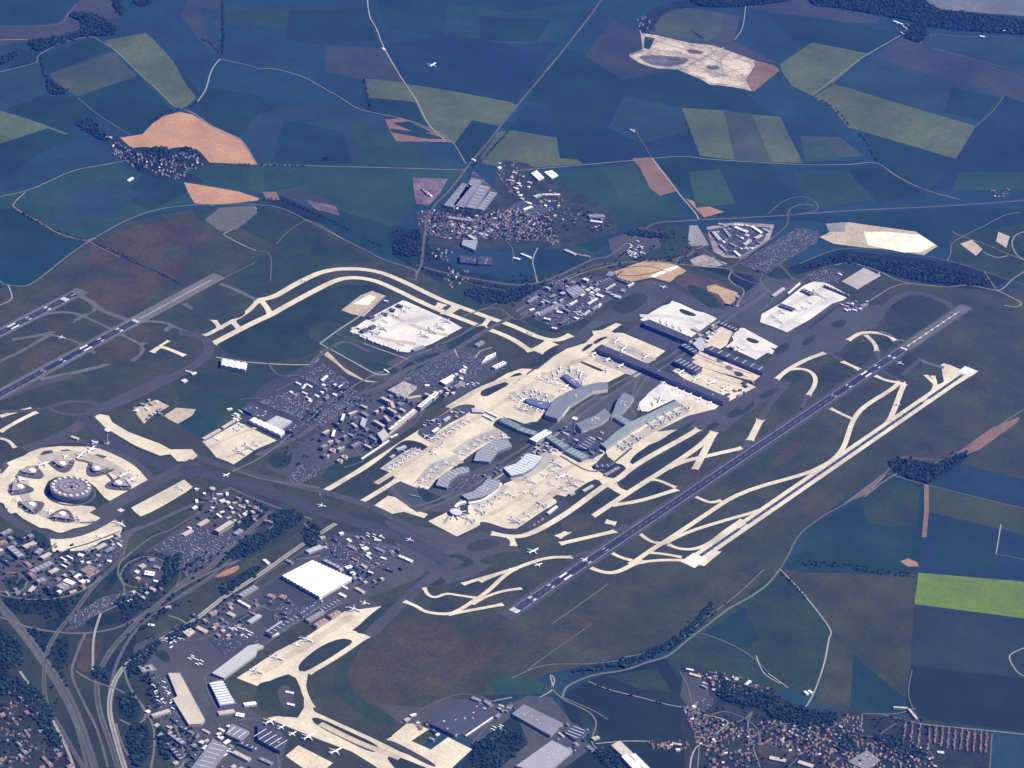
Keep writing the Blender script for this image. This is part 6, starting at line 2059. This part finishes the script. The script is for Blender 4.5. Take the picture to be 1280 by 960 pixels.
for ln in rows(DOTS):
    if ln[0] == 'k':
        dens = float(ln[1]); P = [at(*pt(s)) for s in ln[2:]]; poly = [tuple(p) for p in P]
        sheet('parking_lot', poly, gm('park'))
        zc = SHEETS[-1][2]
        u = Vector((math.cos(AX), math.sin(AX))); v = Vector((-u.y, u.x))
        if int(P[0].x) % 2: u, v = v, u
        us = [p.dot(u) for p in P]; vv = [p.dot(v) for p in P]
        y = min(vv)+3
        while y < max(vv):
            x = min(us)+3
            run = rk.random() < dens
            while x < max(us):
                c = u*x+v*y
                if rk.random() < .02: run = not run
                if (run or rk.random() < .35) and rk.random() < dens*.62+.1 and inside(tuple(c), poly): CARS.append((c, math.atan2(v.y, v.x), zc))
                x += 4.2
            y += 11.5
    elif ln[0] == 'c':
        poly = [pt(s) for s in ln[2:]]; q0 = None
        for i in range(int(ln[1])):
            x, y = sample(poly, rk); TRUCKS.append((at(x, y), AX+(1.57 if rk.random() < .8 else 0)))
    elif ln[0] == 't':
        poly = [pt(s) for s in ln[2:]]
        for i in range(int(ln[1])):
            x, y = sample(poly, rk); TREES.append((at(x, y), rk.uniform(.7, 1.35)))
    elif ln[0] == 'h':
        P = curve([at(*pt(s)) for s in ln[1:]]); acc = 0
        for i in range(len(P)-1):
            d = (P[i+1]-P[i]).length
            while acc < d:
                if rk.random() < .8: TREES.append((P[i].lerp(P[i+1], acc/d)+Vector((rk.gauss(0, 3), rk.gauss(0, 3))), rk.uniform(.6, 1.3)))
                acc += 17
            acc -= d
    elif ln[0] == 'w': WOODS.append([pt(s) for s in ln[1:]])
dist = lambda c: (Vector((c.x, c.y, 0))-CAM).length
# houses
PLACE = {'mauregard': 'the small village by the tan field at upper left', 'mesnil': 'the village beyond the airfield, upper centre', 'tremblay': 'the wooded village at the lower right',
         'terraces': 'the terraced rows at the lower right edge', 'farfarm': 'the farm hamlet at the top right', 'seclusters': 'the dark lower left corner', }
ROOFW = ['red tiled', 'brown tiled', 'slate grey', 'pale tiled', 'white']
HOUSES.sort(key=lambda q: dist(q[0]))
for i, (c, an, k, col, place, s) in enumerate(HOUSES[:300]):
    wm, rms, ch, _ = HM[k]
    r_ = empty('house', c.x, c.y, ztop(*c), an); r_.scale = (s, s, 1)
    obj('wall', wm, r_); ro = obj('roof', rms[col], r_); obj('chimney', ch, ro, (2.5, 0, 7.2))
    r_['label'] = 'small house with %s roof in %s' % (ROOFW[col], PLACE[place]); r_['category'] = 'house'
    r_['group'] = '%s roofed houses in %s' % (ROOFW[col], PLACE[place])
def merged(name, items, kind, label=None, cat=None):
    vs, fs, mi = [], [], []
    mats_ = []
    for v_, f_, mt_, (x, y, z, an, s) in items:
        if mt_ not in mats_: mats_.append(mt_)
        k = len(vs); ca, sa = math.cos(an)*s, math.sin(an)*s; j = mats_.index(mt_)
        vs.extend((x+ca*a-sa*b, y+sa*a+ca*b, z+c_) for a, b, c_ in v_)
        fs.extend(tuple(q+k for q in f) for f in f_); mi.extend([j]*len(f_))
    o = obj(name, mesh(name, vs, fs, mats_, mi)); o['kind'] = kind
    if label: o['label'] = label; o['category'] = cat
    return o
its = []
for c, an, k, col, place, s in HOUSES[300:]:
    wv, wf, rv, rf = HM[k][3]; z = ztop(*c)
    its.append((wv, wf, HW, (c.x, c.y, z, an, s))); its.append((rv, rf, HR[col], (c.x, c.y, z, an, s)))
merged('village_houses', its, 'stuff', 'distant village houses with red and grey roofs packed together beyond the airfield', 'houses')
# cars
CV = [(-2.2, -.9, .3), (2.2, -.9, .3), (2.2, .9, .3), (-2.2, .9, .3), (-2.2, -.9, .9), (2.2, -.9, .9), (2.2, .9, .9), (-2.2, .9, .9), (-1.5, -.75, 1.5), (.9, -.75, 1.5), (.9, .75, 1.5), (-1.5, .75, 1.5)]
CF = [(0, 1, 5, 4), (1, 2, 6, 5), (2, 3, 7, 6), (3, 0, 4, 7), (4, 5, 9, 8), (5, 6, 10, 9), (6, 7, 11, 10), (7, 4, 8, 11), (8, 9, 10, 11)]
CC = [('white', (.75, .75, .75)), ('silver', (.45, .47, .5)), ('dark grey', (.1, .1, .12)), ('blue', (.08, .12, .3)), ('red', (.35, .05, .04)), ('black', (.02, .02, .03))]
CMt = [mat('car_paint_'+n.replace(' ', '_'), c, rough=.35, var=0, big=0, spec=.5) for n, c in CC]
CM = [mesh('parked_car', CV, CF, [q]) for q in CMt]
CARS.sort(key=lambda q: dist(q[0]))
wts = (3, 4, 2.5, 1.5, .8, 2)
its = []
for i, (c, an, z) in enumerate(CARS):
    k = rk.choices(range(6), wts)[0]
    if i < 300:
        o = obj('parked_car', CM[k], None, (c.x, c.y, z), an)
        o['label'] = 'tiny %s car parked in rows on the nearest car parks' % CC[k][0]; o['category'] = 'car'; o['group'] = '%s cars in the nearest car parks' % CC[k][0]
    else: its.append((CV, CF, CMt[k], (c.x, c.y, z, an, 1.)))
merged('parked_cars', its, 'stuff', 'many parked cars filling the car parks around the airport', 'cars')
# lorries: cab, box, wheels in one small mesh
def bxs(lst):
    vs, fs = [], []
    for x0, x1, y0, y1, z0, z1 in lst:
        k = len(vs); vs += [(x0, y0, z0), (x1, y0, z0), (x1, y1, z0), (x0, y1, z0), (x0, y0, z1), (x1, y0, z1), (x1, y1, z1), (x0, y1, z1)]
        fs += [(k, k+3, k+2, k+1), (k+4, k+5, k+6, k+7), (k, k+1, k+5, k+4), (k+1, k+2, k+6, k+5), (k+2, k+3, k+7, k+6), (k+3, k, k+4, k+7)]
    return vs, fs
TV, TF = bxs([(-8, 5, -1.6, 1.6, 1.2, 4.4), (5.4, 8, -1.5, 1.5, .6, 3.5), (-7, -4.5, -1.55, 1.55, 0, 1.15), (5.5, 6.8, -1.55, 1.55, 0, .55)])
TM = mesh('lorry', TV, TF, [mat('lorry_white', (.78, .78, .78), var=.05, big=0)])
seenT = []
TLM = [('the parking yard at lower left', 215, 830), ('the cargo warehouses at lower left', 300, 800), ('the yard of the dark-roofed depot at bottom centre', 615, 905), ('the hotel quarter by the far fields', 720, 380),
       ('the lorry park beside the village road', 797, 312), ('the central terminal', 640, 500), ('the cargo apron left of centre', 295, 520), ('the cargo yards at centre left', 470, 670), ('the grey sheds at the bottom edge', 270, 945)]
for c, an in TRUCKS:
    if any((c-q).length < 14 for q in seenT) or onroad(*c): continue
    seenT.append(c)
    if len(seenT) > 299: break
    o = obj('lorry', TM, None, (c.x, c.y, ztop(*c)), an)
    o.scale = (1.25, 1.5, 1)
    px = min(TLM, key=lambda q: (at(q[1], q[2])-c).length)[0]
    o['label'] = 'white box lorry parked at '+px; o['category'] = 'lorry'; o['group'] = 'white lorries at '+px

# ------------------------------------------------------------------ trees
LEAF = [mat('leaf_a', (.01, .03, .01), var=.35, big=.2, scale=4), mat('leaf_b', (.022, .048, .014), var=.35, big=.2, scale=4), mat('leaf_c', (.006, .02, .01), var=.35, big=.2, scale=4)]
BARK = mat('bark', (.12, .09, .07), var=.2, big=0, scale=1)
def ico():
    t = (1+5**.5)/2
    v = [(-1, t, 0), (1, t, 0), (-1, -t, 0), (1, -t, 0), (0, -1, t), (0, 1, t), (0, -1, -t), (0, 1, -t), (t, 0, -1), (t, 0, 1), (-t, 0, -1), (-t, 0, 1)]
    v = [Vector(q).normalized() for q in v]
    f = [(0, 11, 5), (0, 5, 1), (0, 1, 7), (0, 7, 10), (0, 10, 11), (1, 5, 9), (5, 11, 4), (11, 10, 2), (10, 7, 6), (7, 1, 8), (3, 9, 4), (3, 4, 2), (3, 2, 6), (3, 6, 8), (3, 8, 9), (4, 9, 5), (2, 4, 11), (6, 2, 10), (8, 6, 7), (9, 8, 1)]
    return v, f
IV, IF = ico()
def crown(rr, R_, H_, n):
    vs, fs = [], []
    for i in range(n):
        a = rr.uniform(0, 6.28); q = R_*math.sqrt(rr.random())*.75; z = H_*rr.uniform(.35, 1.0)
        s = R_*rr.uniform(.28, .5)*(1.15-.4*z/H_); q *= 1.15-.55*(z/H_)**2
        k = len(vs)
        vs += [(q*math.cos(a)+v.x*s*rr.uniform(.7, 1.2), q*math.sin(a)+v.y*s*rr.uniform(.7, 1.2), z+v.z*s*rr.uniform(.55, .9)) for v in IV]
        fs += [tuple(j+k for j in f) for f in IF]
    return vs, fs
TRM = []
for i in range(6):
    rr = random.Random(40+i); v_, f_ = crown(rr, 6.5, 11, 16)
    tv, tf = drum(.6, .3, -1, 7, 7)
    for q in range(3):
        a = q*2.1+i; k = len(tv); tv += [(0, 0, 3.5), (.3, 0, 3.8), (3*math.cos(a), 3*math.sin(a), 7.5), (3*math.cos(a), 3*math.sin(a)+.2, 7.2)]; tf.append((k, k+1, k+2, k+3))
    TRM.append((mesh('crown', v_, f_, [LEAF[i % 3]]), mesh('trunk', tv, tf, [BARK]), v_, f_))
TREES = [q for q in TREES if not onroad(*q[0])]
TREES.sort(key=lambda q: dist(q[0]))
TL = [('the road junctions at lower left', 90, 840), ('the offices below the round terminal', 30, 700), ('the bottom-right village', 980, 920), ('the lower left road interchange loops', 180, 850),
      ('the lane at lower right', 900, 850), ('the warehouses at bottom left', 240, 930), ('the car park right of the round terminal', 320, 640), ('the central office quarter', 450, 530), ('the dark lower left corner', 20, 930), ('the depots at lower centre', 440, 720)]
SH = ['tall dark', 'broad mid-green', 'small dark', 'tall deep green', 'rounded mid-green', 'low dark']
for i, (c, s) in enumerate(TREES[:300]):
    k = i % 6; r_ = empty('tree', c.x, c.y, ztop(*c), rk.uniform(0, 6)); r_.scale = (s, s, s)
    obj('crown', TRM[k][0], r_); obj('trunk', TRM[k][1], r_)
    px = min(TL, key=lambda q: (at(q[1], q[2])-c).length)[0]
    r_['label'] = '%s leafy tree standing among %s' % (SH[k], px); r_['category'] = 'tree'; r_['group'] = '%s trees among %s' % (SH[k], px)
its = []
for i, (c, s) in enumerate(TREES[300:]):
    q = TRM[i % 6]; its.append((q[2], q[3], LEAF[i % 3], (c.x, c.y, ztop(*c), rk.uniform(0, 6), s)))
merged('hedgerow_trees', its, 'stuff', 'distant hedgerow and roadside trees along the field edges and roads', 'trees')
rw = random.Random(3)
WV = []
for i in range(8):
    WV.append([(v.x*rw.uniform(.7, 1.15), v.y*rw.uniform(.7, 1.15), v.z*rw.uniform(.5, 1.)+.1) for v in IV])
for wi, poly in enumerate(WOODS):
    P = [at(*p) for p in poly]; P = chaikin(P, 1); pp = [tuple(p) for p in P]
    if abs(area(pp)) < 300: continue
    step = 9.5; x0, x1 = min(p[0] for p in pp), max(p[0] for p in pp); y0, y1 = min(p[1] for p in pp), max(p[1] for p in pp)
    while (abs(area(pp))/step**2) > 6500: step *= 1.12
    vs, fs, mi = [], [], []
    y = y0
    while y < y1:
        x = x0
        while x < x1:
            px, py = x+rw.gauss(0, step*.4), y+rw.gauss(0, step*.4)
            if inside((px, py), pp) or (rw.random() < .25 and inside((px+rw.gauss(0, 12), py+rw.gauss(0, 12)), pp)):
                s = step*rw.choice((.35, .5, .6, .75, .95, 1.15))*rw.uniform(.8, 1.15); hh = rw.uniform(5, 17); k = len(vs)
                vs += [(px+v[0]*s, py+v[1]*s, hh*.55+v[2]*hh*.5) for v in WV[rw.randrange(8)]]
                fs += [tuple(j+k for j in f) for f in IF]; mi += [rw.choices((0, 1, 2), (3, 1.4, 3))[0]]*20
            x += step
        y += step
    o = obj('wood', mesh('wood', vs, fs, LEAF, mi)); o['kind'] = 'stuff'
    o['label'] = 'patch of dark green woodland'; o['category'] = 'wood'

# ------------------------------------------------------------------ airliners
WHT = mat('aircraft_white', (.82, .82, .82), rough=.35, var=0, big=0, spec=.5)
GRY = mat('aircraft_grey', (.5, .52, .55), rough=.4, var=0, big=0, spec=.5)
TAILS = [('blue', (.03, .08, .35)), ('white', (.8, .8, .8)), ('red', (.45, .03, .03)), ('dark', (.04, .05, .08)), ('light blue', (.15, .4, .6)), ('orange', (.6, .2, .03))]
TMt = [mat('tail_'+n.replace(' ', '_'), c, rough=.4, var=0, big=0) for n, c in TAILS]
def plane_meshes(L_, S_, r, neng, widebody):
    ms = []
    vs, fs = [], []; prof = [(-.5, .05, .0), (-.485, .45, -.05), (-.45, .8, -.02), (-.4, 1, 0), (.18, 1, 0), (.3, .8, .15), (.42, .42, .45), (.5, .12, .7)]; sg = 12
    for t, q, dz in prof:
        for i in range(sg):
            a = 2*math.pi*i/sg; vs.append((-t*L_, r*q*math.cos(a), r*1.9+r*q*math.sin(a)+r*dz))
    for j in range(len(prof)-1):
        for i in range(sg): fs.append((j*sg+i, j*sg+(i+1) % sg, (j+1)*sg+(i+1) % sg, (j+1)*sg+i))
    fs.append(tuple(range(sg))[::-1]); fs.append(tuple((len(prof)-1)*sg+i for i in range(sg)))
    ms.append(('fuselage', mesh('fuselage', vs, fs, [WHT], smooth=True)))
    def slab(pts, th, nm, mt_, vert=False):
        n = len(pts); vs = []
        for k, sgn in ((0, -1), (1, 1)):
            for p in pts:
                vs.append((p[0], p[1]+sgn*th/2, p[2]) if vert else (p[0], p[1], p[2]+sgn*th/2))
        fs = [tuple(range(n))[::-1], tuple(range(n, 2*n))]+[(i, (i+1) % n, n+(i+1) % n, n+i) for i in range(n)]
        return mesh(nm, vs, fs, [mt_])
    zc = r*1.4
    for s in (1, -1):
        h = S_/2
        ms.append(('wing', slab([(L_*.14, s*r*.6, zc), (-L_*.02, s*h*.42, zc+.8), (-L_*.155, s*h, zc+2), (-L_*.195, s*h, zc+2), (-L_*.10, s*h*.38, zc+.7), (-L_*.09, s*r*.6, zc)], .7, 'wing', GRY if widebody else WHT)))
        ms.append(('tailplane', slab([(-L_*.40, s*r*.3, r*2.2), (-L_*.475, s*h*.36, r*2.5), (-L_*.5, s*h*.36, r*2.5), (-L_*.485, s*r*.3, r*2.2)], .4, 'tailplane', WHT)))
        for e in range(neng//2):
            vs, fs = drum(1, 1, 0, 1, 10); er = r*.62
            y = s*h*(.34 if e == 0 else .6); x = L_*(.06 if e == 0 else -.01)
            V2 = [(x-(2.4*er*v[2]), y+er*v[0], zc-er*1.2+er*v[1]) for v in vs]
            fs.append(tuple(2*i for i in range(10)))
            ms.append(('engine', mesh('engine', V2, fs, [GRY])))
    fin = [slab([(-L_*.34, 0, r*2.7), (-L_*.46, 0, r*2.7+L_*.15), (-L_*.505, 0, r*2.7+L_*.15), (-L_*.49, 0, r*2.6)], .5, 'tail_fin', q, True) for q in TMt]
    return ms, fin
PM = {'S': plane_meshes(42, 38, 2.3, 2, False), 'L': plane_meshes(68, 64, 3.6, 2, True), 'J': plane_meshes(70, 64, 3.7, 4, True)}
rp = random.Random(9)
def plane(kind, x, y, dx, dy, z=None, desc=None):
    alt = z or 0
    c = at(x, y, alt+5); an = todir(x, y, dx, dy)
    an += rp.gauss(0, .03) if alt == 0 else 0
    ms, fin = PM[kind]
    r_ = empty('airliner', c.x, c.y, (ztop(*c)+.05) if z is None else z, an)
    for nm, me in ms: obj(nm, me, r_)
    k = rp.choices(range(6), (5, 3, 1.3, 1.5, 1, .5))[0]
    obj('tail_fin', fin[k], r_)
    d_ = desc or '%s white airliner, %s tail,' % ({'S': 'small', 'L': 'big two-engined', 'J': 'big four-engined'}[kind], TAILS[k][0])
    if kind == 'S': r_.scale = (1.08, 1.08, 1.08)
    tell(r_, d_, 'airliner', x if desc is None else -999, y)
for i, ln in enumerate(rows(PLN)):
    k = ln[1]
    if k == 'L' and i % 3 == 0: k = 'J'
    plane(k, *pt(ln[2]), *pt(ln[3]))
plane('L', 541, 81, 1, -.6, 650, 'white airliner in flight over the dark fields at top centre')
# approach light bars in the field at the right
c0, c1 = at(1251, 656), at(1245, 693)

# ------------------------------------------------------------------ labels that single out
LM = [('the drum-shaped terminal', 88, 609), ('the offices below the drum terminal', 50, 705), ('the round forecourt building', 187, 715), ('the pale remote stand', 180, 548), ('the white scalloped hangar', 292, 456),
      ('the scalloped cargo hall', 335, 533), ('the square cargo apron', 300, 558), ('the express freight apron', 505, 405), ('the office quarter', 455, 530), ('the long rail station', 503, 525),
      ('the ring-shaped blocks', 419, 570), ('the huge white cargo hall', 396, 722), ('the long cargo apron', 400, 790), ('the lower cargo apron', 400, 925), ('the bottom-left depots', 240, 880),
      ('the lower left yards', 230, 800), ('the bottom dark-roofed depot', 575, 900), ('the bottom edge sheds', 690, 930), ('the white twin halls', 795, 950), ('the lower right village', 1000, 920),
      ('the far village', 620, 285), ('the business park at upper right', 925, 300), ('the hotels beyond the airfield', 715, 380), ('the far freight apron', 1010, 380), ('the sand-coloured worksite', 915, 455),
      ('the long dark pier', 825, 465), ('the first finger pier', 668, 505), ('the second finger pier', 715, 478), ('the long curved pier', 805, 532), ('the south halls', 755, 510),
      ('the west ribbed hall', 567, 595), ('the north ribbed hall', 615, 562), ('the silver disc', 570, 640), ('the south-west ribbed hall', 602, 612), ('the pale blue ribbed hall', 655, 583),
      ('the south apron', 665, 620), ('the outer stands', 545, 545), ('the green-roofed link', 660, 540), ('the curved twin taxiways', 430, 345), ('the near runway', 740, 700), ('the south-east taxiways', 1100, 480),
      ('the first remote pier', 840, 410), ('the second remote pier', 930, 445), ('the lower left corner', 40, 930), ('the top right hamlet', 1130, 36), ('the far top fields', 500, 80), ('the centre-left depots', 460, 700), ('the far left village', 190, 200), ('the far white sheds', 680, 218),
      ('the lower right farm', 1010, 866), ('the north-west taxiways', 90, 420), ('the walled farm by the fields', 1130, 888)]
def rel(px, py, l):
    dx, dy = px-l[1], (py-l[2])*1.3
    if math.hypot(dx, dy) < 7: return 'at'
    a = math.degrees(math.atan2(-dy, dx)) % 360
    return ['right of', 'upper right of', 'above', 'upper left of', 'left of', 'lower left of', 'below', 'lower right of'][int((a+22.5)//45) % 8]
ORD = ['first', 'second', 'third', 'fourth', 'fifth', 'sixth', 'seventh', 'eighth', 'ninth', 'tenth', 'eleventh', 'twelfth', 'thirteenth', 'fourteenth']
bag = {}
for t in THINGS:
    o, d_, cat, px, py, gr_ = t
    if px == -999: o['label'] = d_; o['category'] = cat; continue
    l = min(LM, key=lambda q: math.hypot(px-q[1], (py-q[2])*1.3))
    bag.setdefault((d_+' '+rel(px, py, l)+' '+l[0], cat), []).append((px, py, o))
for (d_, cat), ls in bag.items():
    ls.sort(key=lambda q: q[0])
    for i, (px, py, o) in enumerate(ls):
        o['label'] = d_ if len(ls) == 1 else d_+', '+(ORD[i]+' from left' if i < len(ORD) else 'far right'); o['category'] = cat
for (nm, g_) in (('airliner', 'airliners at the airport'), ('warehouse', 'warehouses around the airport'), ('office_building', 'office buildings around the terminals'), ('satellite_terminal', 'satellites and piers'),
                 ('workshop', 'workshops in the service yards'), ('storage_shed', 'storage sheds'), ('cargo_shed', 'cargo sheds by the freight aprons'), ('control_tower', 'control towers'), ('terminal_hall', 'terminal halls'),
                 ('farmhouse', 'farmhouses outside the airport'), ('hotel', 'hotel blocks'), ('service_building', 'apron service buildings'), ('round_office_block', 'ring-shaped office blocks'), ('freight_pier', 'freight piers')):
    for o in list(C.objects):
        if o.parent is None and 'label' in o and o.name.split('.')[0] == nm: o['group'] = g_
# woods: single out by place
wl = {}
k = 0
for o in [q for q in C.objects if q.name.split('.')[0] == 'wood']:
    vsum = o.data.vertices[0].co; best = None
    ww = Vector((vsum.x, vsum.y, 0))-CAM; zz = ww.dot(fd); px = 640+F*ww.dot(rt)/zz; py = 480-F*ww.dot(up)/zz
    l = min(LM, key=lambda q: math.hypot(px-q[1], (py-q[2])*1.3))
    s = 'dark green woodland '+rel(px, py, l)+' '+l[0]; wl.setdefault(s, []).append(o)
for s, ls in wl.items():
    for i, o in enumerate(ls): o['label'] = s if len(ls) == 1 else s+', patch '+ORD[i]+' from the camera'

# ------------------------------------------------------------------ light, sky, air
SAZ, SEL = R(145), R(50)
w = bpy.data.worlds.new('World'); sc.world = w; w.use_nodes = True
nt = w.node_tree; sky = nt.nodes.new('ShaderNodeTexSky'); sky.sky_type = 'NISHITA'; sky.sun_disc = False
sky.sun_elevation = SEL; sky.sun_rotation = SAZ
nt.links.new(sky.outputs[0], nt.nodes['Background'].inputs[0]); nt.nodes['Background'].inputs[1].default_value = SKYS
sl = bpy.data.lights.new('sun', 'SUN'); sl.energy = SUNE; sl.angle = R(.5); sl.color = (1, .93, .81)
so = bpy.data.objects.new('sun', sl); C.objects.link(so)
sd = Vector((math.sin(SAZ)*math.cos(SEL), math.cos(SAZ)*math.cos(SEL), math.sin(SEL)))
so.rotation_euler = sd.to_track_quat('Z', 'Y').to_euler(); so.location = (0, 0, 3000)
if HAZE:
    H = G+1000; z0, z1 = -1.5, 8700
    vs = [(x, y, z) for z in (z0, z1) for x, y in ((-H, -H), (H, -H), (H, H), (-H, H))]
    fs = [(3, 2, 1, 0), (4, 5, 6, 7), (0, 1, 5, 4), (1, 2, 6, 5), (2, 3, 7, 6), (3, 0, 4, 7)]
    mt = bpy.data.materials.new('haze'); mt.use_nodes = True; nt = mt.node_tree
    for n_ in list(nt.nodes):
        if n_.type == 'BSDF_PRINCIPLED': nt.nodes.remove(n_)
    pv = nt.nodes.new('ShaderNodeVolumePrincipled'); pv.inputs['Color'].default_value = (*HCOL, 1); pv.inputs['Density'].default_value = HAZE
    pv.inputs['Anisotropy'].default_value = 0.1
    nt.links.new(pv.outputs[0], [q for q in nt.nodes if q.type == 'OUTPUT_MATERIAL'][0].inputs['Volume'])
    ho = obj('haze', mesh('haze', vs, fs, [mt])); ho['kind'] = 'stuff'; ho['label'] = 'blue summer haze filling the air'; ho['category'] = 'haze'
sc.view_settings.view_transform = 'Standard'; sc.view_settings.look = 'None'; sc.view_settings.gamma = 1
sc.view_settings.exposure = EXPO
sc.cycles.volume_bounces = 0
